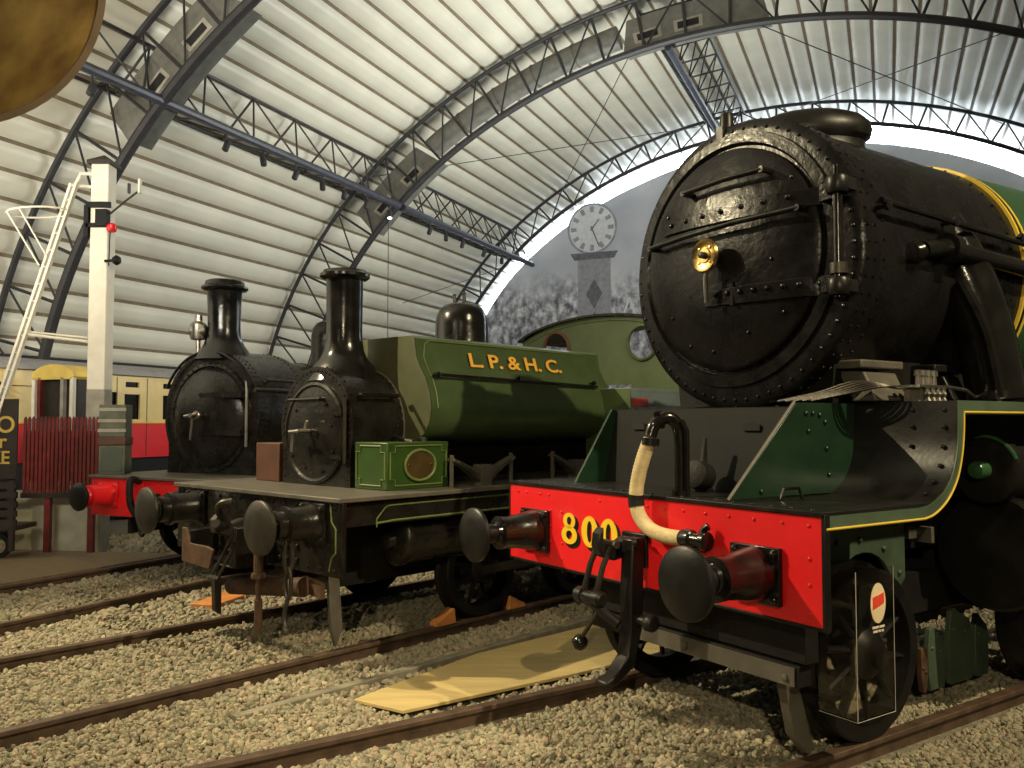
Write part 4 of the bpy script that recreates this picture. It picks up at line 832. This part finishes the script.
# ================================================================== BLACK TANK LOCOMOTIVE WITH RED BEAM (left)
def loco_c():
    T = thing('tank_locomotive', 'black steam locomotive with plain red buffer beam, left of the green saddle tank', 'locomotive', OC, FC)
    b = MB().box(-.14, -.10, -1.20, 1.20, .62, 1.07); b.rivets([(-.10, y, z) for y in np.linspace(-1.1, 1.1, 9) for z in (.68, 1.01)], (1, 0, 0), .014, .8, 6); b.build('buffer_beam', RED, T, bevel=.004)
    MB().box(-6.5, -.06, -1.22, 1.22, 1.07, 1.105).build('footplate', GREYP, T, bevel=.006)
    for s in (1, -1): MB().box(-6.5, -.14, s * 1.15 - .015, s * 1.15 + .015, .85, 1.07).build('valance', BLKB, T)
    hs = [(.15, .02), (.14, .05), (.125, .10), (.12, .26), (.13, .27), (.13, .30), (.09, .305), (.08, .33)]
    for y in (-.86, .86):
        h = buffer(T, y, .875, .165, .42, .32, hs, RED, BLK2, BLK2, RED)
        for o in [h] + list(h.children): o.location.x = -.10
        for o in h.children: o.location.x = 0
    q = MB().prism([(-.10, .80), (.10, .80), (.18, .86), (.16, .94), (.10, .96), (.10, .90), (0, .92), (-.10, .92)], 'y', -.035, .035); q.build('drawhook', BLK2, T, bevel=.008)
    q = MB()
    for k in range(3): q.tube([(.12 + .02 * math.cos(t), .02 + .06 * math.cos(t) * (k % 2) + .0, .78 - .13 * k + .085 * math.sin(t)) for t in np.linspace(0, 2 * PI, 15)[:-1]] if k % 2 else [(.12, .0 + .05 * math.cos(t), .80 - .13 * k + .085 * math.sin(t)) for t in np.linspace(0, 2 * PI, 15)[:-1]], .018, 8, closed=True)
    q.build('coupling_chain', BLK2, T)
    q = MB().tube(bez([(-.08, -.32, 1.05), (.02, -.32, 1.08), (.06, -.30, 1.0), (.06, -.28, .80), (.04, -.2, .66)], 6), .04, 10); q.build('vacuum_hose', BLK3, T)
    q = MB()
    for y in (-.58, .55): q.box(-6.2, -.14, y, y + .05, .42, 1.07)
    q.build('main_frame', BLK3, T)
    for x in (-1.3, -3.2, -5.2):
        for s in (1, -1): wheel(T, x, s * .80, .5, s, BLK3, 'wheel', 10)
        MB().tube([(x, -.8, .5), (x, .8, .5)], .07, 12).build('axle', BLK3, T)
    zc, R = 1.83, .82; X0 = -.85
    sec = [(-.76, 1.10), (-.74, 1.35)] + [(R * math.cos(t), zc + R * math.sin(t)) for t in np.linspace(PI + .42, -.42, 44)] + [(.74, 1.35), (.76, 1.10)]
    q = MB().prism(sec, 'x', X0, X0 - .95); tt = np.linspace(PI + .3, -.3, 46)
    q.rivets([(X0, (R - .05) * math.cos(t), zc + (R - .05) * math.sin(t)) for t in tt], (1, 0, 0), .013, .9, 6)
    for x in (X0 - .05, X0 - .12, X0 - .85): q.rivets([(x, (R + .001) * math.cos(t), zc + (R + .001) * math.sin(t)) for t in tt], [(0, math.cos(t), math.sin(t)) for t in tt], .013, .9, 6)
    q.rivets([(X0 - .10 - .08 * k, .755, 1.14) for k in range(10)], (0, 1, 0), .013, .9, 6); q.rivets([(X0, s * .71, 1.15 + .07 * k) for k in range(4) for s in (-1, 1)], (1, 0, 0), .013, .9, 6)
    sm = q.build('smokebox', BLKB, T)
    q = MB().lathe([(.69, 0), (.685, .02), (.64, .03), (.625, .01), (.62, .02), (.58, .06), (.42, .11), (.22, .14), (.01, .145)], (X0, 0, zc - .02), (1, 0, 0), 64)
    tt = np.linspace(0, 2 * PI, 41)[:-1]; q.rivets([(X0 + .026, .662 * math.cos(t), zc - .02 + .662 * math.sin(t)) for t in tt], (1, 0, 0), .013, .9, 6); d = q.build('smokebox_door', BLKB, sm)
    for z in (1.62, 2.08): MB().prism([(.66, z - .04), (.66, z + .04), (-.05, z + .025), (-.05, z - .025)], 'x', X0 + .06, X0 + .145).build('hinge_strap', BLKB, d)
    q = MB().tube([(X0 + .10, -.02, zc), (X0 + .30, -.02, zc)], .03, 10).tube([(X0 + .28, -.14, zc - .01), (X0 + .28, .08, zc + .02)], .018, 8).tube([(X0 + .25, -.03, zc), (X0 + .24, -.08, zc - .30)], .016, 8).lathe([(.05, 0), (.06, .03), (.05, .05)], (X0 + .18, -.02, zc), (1, 0, 0), 12); q.build('door_handle', STEEL, d)
    MB().tube([(X0 + .05, .66, 1.45), (X0 + .05, .66, 2.25)], .02, 8).build('hinge_pin', STEEL, d)
    MB().tube([(X0 + .06, .80 * math.cos(t), zc + .80 * math.sin(t)) for t in np.linspace(PI - .45, .45, 24)], .018, 8).build('smokebox_handrail', BLK, sm)
    MB().lathe([(.36, -.12), (.30, .0), (.25, .07), (.215, .16), (.20, .28), (.205, .55), (.215, .74), (.22, .75), (.27, .765), (.29, .785), (.285, .81), (.25, .83), (.235, .88), (.20, .895), (.18, .80), (.01, .78)], (-1.05, 0, 2.655), (0, 0, 1), 40).build('chimney', BLK, T)
    q = MB().lathe([(.03, -.05), (.03, .12), (.09, .13), (.10, .16), (.10, .32), (.08, .34), (.05, .36), (.045, .44), (.02, .46)], (-.85, -.24, 2.66), (0, 0, 1), 16); q.lathe([(.06, -.12), (.08, -.10), (.08, .08), (.06, .10)], (-.84, -.24, 2.90), (.4, -.9, 0), 14); q.build('snifting_valve', STEEL, T)
    q = MB().lathe([(.78, 0), (.74, -.02), (.74, -3.4), (.1, -3.4)], (X0 - .95, 0, zc), (1, 0, 0), 56); bo = q.build('boiler', BLKB, T)
    for x in (-2.4, -3.2): MB().lathe([(.72, -.02), (.75, -.018), (.75, .018), (.72, .02)], (x, 0, zc), (1, 0, 0), 56, closed=True).build('boiler_band', BLK2, bo)
    q = MB().tube([(X0 + .02, .76, 2.14), (-5, .80, 2.14)], .028, 10).tube(bez([(-1.05, .70, 2.24), (-1.12, .78, 2.27), (-1.3, .80, 2.26), (-5.0, .82, 2.25)], 6), .022, 8); q.build('boiler_handrail', DSTEEL, T)
    q = MB()
    for x in (-1.4, -2.1, -2.8): q.tube([(x, .76, 2.12), (x, .79, 1.12)], .016, 8)
    q.build('boiler_pipe', DSTEEL, T)
    MB().lathe([(.34, -.15), (.28, .0), (.255, .08), (.25, .42), (.23, .52), (.18, .60), (.10, .64), (.01, .65)], (-3.05, 0, 2.60), (0, 0, 1), 36).build('steam_dome', BLKB, T)
    q = MB().box(-6.4, -4.9, -1.15, 1.15, 1.1, 2.2).prism([(-1.15, 2.2), (1.15, 2.2), (1.15, 3.0), (.6, 3.15), (-.6, 3.15), (-1.15, 3.0)], 'x', -5.2, -5.17); q.build('cab', BLKB, T)
    MB().box(-4.9, -2.2, .84, 1.16, 1.1, 1.75).box(-4.9, -2.2, -1.16, -.84, 1.1, 1.75).build('side_tank', BLKB, T, bevel=.01)
loco_c()

# ================================================================== FAR LEFT: signal post, gate, carriages, sign
def signal_post():
    T = thing('signal_post', 'tall white wooden signal post with dark cap at the left, behind the maroon gate', 'signal post', (-5.85, 12.06, -.11), 0)
    z = lambda v: v + .11
    q = MB(); q.prism([(-.125, -.125), (.125, -.125), (.125, .125), (-.125, .125)], 'z', z(2.20), z(5.42)); q.build('post', WHITEP, T, bevel=.012)
    q = MB().box(-.127, .127, -.127, .127, 0, z(2.20)); q.build('post_base', GREYW, T, bevel=.012)
    q = MB().lathe([(.24, 0), (.24, .05), (.02, .16)], (0, 0, z(5.41)), (0, 0, 1), 4); q.build('post_cap', DARKW, T, smooth=False)
    q = MB().box(-.17, .17, -.17, -.12, z(4.78), z(4.86)).box(-.17, .17, -.16, -.12, z(4.50), z(4.56)).box(-.20, -.14, -.16, .16, z(4.36), z(4.82)).box(.0, .16, -.24, -.12, z(4.52), z(4.74)); q.build('arm_bracket', BLK3, T)
    q = MB().tube([(.14, -.16, z(4.66)), (.40, -.16, z(4.88)), (.58, -.16, z(5.02))], .014, 6).box(.42, .45, -.18, -.14, z(4.98), z(5.12)); q.build('arm_rod', DARKW, T)
    MB().box(.575, .60, -.20, -.12, z(4.98), z(5.18)).build('arm_tip', WHITEP, T)
    MB().lathe([(.05, -.03), (.07, 0), (.07, .06), (.04, .09)], (.20, -.16, z(4.46)), (0, 0, 1), 12).build('signal_lamp', CRED, T)
    q = MB().tube([(.17, -.14, z(4.5)), (.16, -.14, z(3.95))], .008, 6).tube([(.10, -.14, z(4.02)), (.24, -.14, z(4.03))], .02, 8); q.build('balance_rod', BLK3, T)
    MB().lathe([(.01, -.06), (.05, -.045), (.075, 0), (.05, .045), (.01, .06)], (.27, -.14, z(4.03)), (1, 0, 0), 14).build('balance_weight', BLK3, T)
    # ladder leaning towards the post: two stiles and rungs, with a safety hoop
    L0 = Vector((-1.30, -.35, z(1.55))); L1 = Vector((-.33, -.10, z(5.16))); L0 = L0 + (L0 - L1) * .42
    st = []
    ld = None
    for k, (dx, dy) in enumerate(((.0, .0), (-.135, .10))):
        o = Vector((dx, dy, 0)); q = MB().obox(L0 + o, L1 + o, .035, .07, (0, 1, 0)); s = q.build('ladder_stile', WHITEP, T)
    d = (L1 - L0); 
    for i in range(1, 21): 
        p = L0 + d * (i / 21); MB().tube([p, p + Vector((-.135, .10, 0))], .010, 6).build('ladder_rung', WHITEP, T)
    q = MB().tube([L1, L1 + Vector((.05, 0, .12)), (-.10, -.05, z(5.29))], .028, 8).tube([L1 + Vector((-.135, .1, -.02)), (-.10, .05, z(5.12))], .024, 8); q.build('ladder_bracket', WHITEP, T)
    q = MB().tube([(-.90, -.22, z(2.97)), (-.10, 0, z(2.88))], .022, 8).tube([(-.98, -.12, z(3.02)), (-.10, .06, z(2.94))], .016, 8); q.build('ladder_stay', WHITEP, T)
    c = Vector((-.86, -.12, z(4.72)))
    MB().tube([c + Vector((.42 * math.cos(t), .30 * math.sin(t), .03 * math.cos(t))) for t in np.linspace(0, 2 * PI, 29)[:-1]], .014, 6, closed=True).tube([c + Vector((-.36, -.16, -.02)), (-.80, -.18, z(3.95))], .012, 6).tube([c + Vector((-.12, -.28, 0)), (-.70, -.2, z(4.1))], .012, 6).build('safety_hoop', WHITEP, T)
signal_post()
def gate():
    T = thing('picket_gate', 'maroon slatted gate on two maroon legs in front of the white board, at far left', 'gate', (-6.15, 11.62, -.012), -.03)
    z = lambda v: v + .012
    for i in range(19): 
        x = -.50 + .0555 * i; MB().prism([(x, z(.78)), (x + .034, z(.78)), (x + .034, z(1.79)), (x + .017, z(1.825)), (x, z(1.79))], 'y', -.03, 0).build('picket', MAROON, T)
    MB().box(-.52, .54, 0, .035, z(1.55), z(1.63)).box(-.52, .54, 0, .035, z(.95), z(1.03)).box(-.52, .54, .0, .02, z(1.03), z(1.55)).build('gate_rail', MAROON, T)
    MB().box(-.52, .54, -.035, .04, z(.72), z(.79)).build('bottom_bar', DARKW, T)
    for x in (-.16, .44): MB().box(x - .04, x + .04, -.02, .05, 0, z(.74)).build('leg', MAROON, T)
gate()
o = MB().box(-6.95, -5.72, 11.90, 11.95, -.11, .80).build('white_board', PLAST, None, bevel=.005); tag(o, 'off-white whitewashed board standing behind the legs of the maroon gate', 'board')
def sign():
    T = thing('enamel_sign', 'black enamel sign with gold lettering at the left edge, beside the maroon gate', 'sign', (-7.33, 11.72, -.012), .0)
    MB().box(-.62, .52, 0, .04, .98, 2.08).build('sign_panel', DARKW, T, bevel=.004)
    MB().box(-.55, -.48, .04, .10, 0, 2.0).box(.38, .45, .04, .10, 0, 2.0).build('sign_leg', DARKW, T)
    for txt, x, zz, sz in (('NO', .00, 1.62, .32), ('or', .14, 1.41, .27), ('AKE', .00, 1.19, .25)):
        text_mesh('lettering', txt, sz, GOLDD, T, basis((x, -.004, zz), (1, 0, 0), (0, 0, 1)), .003, .004, .92)
sign()
def bench():
    T = thing('slatted_trolley', 'dark slatted wooden luggage trolley at far left below the black sign', 'trolley', (-6.95, 11.05, -.012), .05)
    for i in range(5): MB().box(-.75, .55, -.05, 0, .42 + .12 * i, .50 + .12 * i).build('slat', DARKW, T)
    MB().box(-.75, .55, -.05, .5, .36, .42).build('deck', DARKW, T)
    for x in (-.72, .50): MB().box(x - .03, x + .03, -.06, .0, .1, 1.0).build('upright', DARKW, T)
    for x in (-.5, .3): MB().lathe([(.10, -.03), (.16, -.03), (.16, .03), (.10, .03)], (x, .05, .16), (0, 1, 0), 20, closed=True).build('trolley_wheel', BLK3, T)
bench()
HA = PI / 2 - TH      # heading of the hall axis
def carriage():
    c = HW(-13.0, 9.2, -.11); T = thing('railway_carriage', 'cream and red railway carriage with grey roof, far left behind the black locomotive', 'carriage', c, HA)
    z = lambda v: v + .11   # local X runs along the hall, local Y points away from the camera (left wall)
    L = 9.0; W = 2.4
    wins = []
    m = holed_plate([(0, z(1.74)), (L, z(1.74)), (L, z(2.62)), (0, z(2.62))], [[(a, z(b)), (a + w, z(b)), (a + w, z(b + h)), (a, z(b + h))] for a, w, b, h in ([(1.88, .34, 1.98, .32), (2.38, .36, 1.80, .47), (3.30, .40, 1.80, .47), (2.40, .32, 2.40, .10), (3.30, .32, 2.40, .10)] + [(4.3 + .7 * i, .45, 1.9, .42) for i in range(6)])], .04)
    m.transform(basis((0, 0, 0), (1, 0, 0), (0, 0, 1))); side = link('upper_panel', m, CREAM, T)
    MB().box(0, L, -.02, .03, z(1.08), z(1.74)).build('lower_panel', CRED, T); MB().box(0, L, -.035, -.02, z(1.725), z(1.755)).build('waist_moulding', YEL, T)
    MB().box(.02, L - .02, .04, .06, z(1.75), z(2.58)).build('window_glass', GLASSD, T)
    for x in (2.2, 2.9): MB().box(x, x + .012, -.026, -.02, z(1.1), z(2.58)).build('door_line', DARKW, T)
    q = MB(); arc = [(W * (.5 - .54 * math.cos(t)), z(2.62) + .26 * math.sin(t)) for t in np.linspace(0, PI, 16)]; q.prism(arc, 'x', -.05, L + .05); q.build('roof', GREYR, T)
    MB().box(0, .03, 0, W, z(1.08), z(2.62)).box(L - .03, L, 0, W, z(1.08), z(2.62)).build('carriage_end', CREAM, T); MB().box(0, L, W - .03, W, z(1.08), z(2.62)).build('far_side', CREAM, T)
    MB().box(0, L, .05, W - .05, z(.75), z(1.08)).build('underframe', BLK3, T)
    for x in (1.4, 3.0, 6.2, 7.8): MB().lathe([(.02, -.03), (.42, -.03), (.45, 0), (.45, .05), (.3, .06), (.02, .06)], (x, .35, .45), (0, -1, 0), 28).build('carriage_wheel', BLK3, T)
carriage()
def tram():
    T = thing('tramcar', 'dark open-ended carriage with arched yellow roof, far left behind the signal ladder', 'carriage', (-7.25, 13.4, -.11), HA)
    z = lambda v: v + .11
    # local X along the hall (away from camera), Y to the left
    arc = [(.48 * -math.cos(t), z(2.46) + .20 * math.sin(t)) for t in np.linspace(0, PI, 14)]
    MB().prism(arc + [(.44, z(2.42)), (-.44, z(2.42))], 'x', 0, .5).build('roof', YELR, T)
    MB().box(.12, .52, -.42, .42, z(.5), z(2.42)).build('body', DARKW, T)
    for y, m in ((.43, WHITEP), (-.43, WHITEP), (.30, MAROON), (-.22, GREYW)): MB().box(.0, .06, y - .035, y + .035, z(.5), z(2.45)).build('pillar', m, T)
    MB().box(0, .45, -.45, .45, z(.45), z(.55)).build('platform', DARKW, T); MB().box(0.02, .5, -.4, .4, 0, z(.45)).build('underframe', BLK3, T)
tram()
def van():
    o = thing('dark_goods_van', 'dark brown wagon body at the far left edge, behind the ladder foot', 'wagon', (-8.7, 13.9, -.11), HA)
    MB().box(0, .6, -.55, .7, .55, 2.45).build('van_body', DARKW, o, bevel=.01); MB().box(.05, .55, -.45, .6, 0, .55).build('underframe', BLK3, o)  # body in the plain dark brown wood colour
    MB().prism([(-.60, 2.45), (.75, 2.45), (.6, 2.56), (.08, 2.62), (-.45, 2.56)], 'x', -.03, .63).build('van_roof', BLK3, o)
van()
def cases():
    T = thing('wooden_crate', 'narrow grey-green crate with brown drawer, on the footplate left of the riveted smokebox', 'crate', WC(-.24, -1.04, 1.105), .15)
    MB().box(-.15, .16, 0, .3, 0, .36).build('crate_body', CASE, T, bevel=.008)
    MB().box(-.12, .13, -.012, 0, .03, .33).build('crate_door', mat('crate_door_green', (.06, .075, .05), .5), T, bevel=.004)
    MB().box(-.16, .17, -.02, .31, .36, .46).build('drawer', BROWNP, T, bevel=.008); MB().box(-.15, .16, -.01, .29, .46, .86).build('upper_case', CASE, T, bevel=.008)
    for z in (.52, .64, .78): MB().box(-.16, .17, -.02, -.01, z, z + .04).build('case_batten', GREYW, T)
cases()
# large round brown disc hanging close to the camera at top left
def disc():
    d = 4.0; pit = math.atan(38 / 851)
    def world(px, py, dep): 
        x, zz = (px - 512) / 851 * dep, -(py - 384) / 851 * dep
        return Vector((x, dep * math.cos(pit) - zz * math.sin(pit), 1.75 + dep * math.sin(pit) + zz * math.cos(pit)))
    c = world(-80, -48, d); nrm = (Vector((0, 0, 1.75)) - c).normalized(); R = 187 / 851 * d * .905
    T = thing('hanging_disc', 'large round brown disc with painted-in yellow reflections and pale rim, hanging close overhead at top left', 'disc', c)
    q = MB().lathe([(R - .03, -.05), (R - .03, .03), (R * .8, .05), (R * .4, .065), (.01, .07)], (0, 0, 0), nrm, 64); q.build('disc_face', BROWNG, T)
    MB().lathe([(R - .035, -.06), (R - .035, .045), (R, .04), (R, -.06)], (0, 0, 0), nrm, 72, closed=True).build('disc_rim', CREAMR, T)
    q = MB()
    for dx in (-.4, .4): q.tube([Vector((dx, .1, .5)), Vector((dx, .1, 6.5))], .012, 6)
    q.build('hanging_rod', TRUSS, T)
disc()
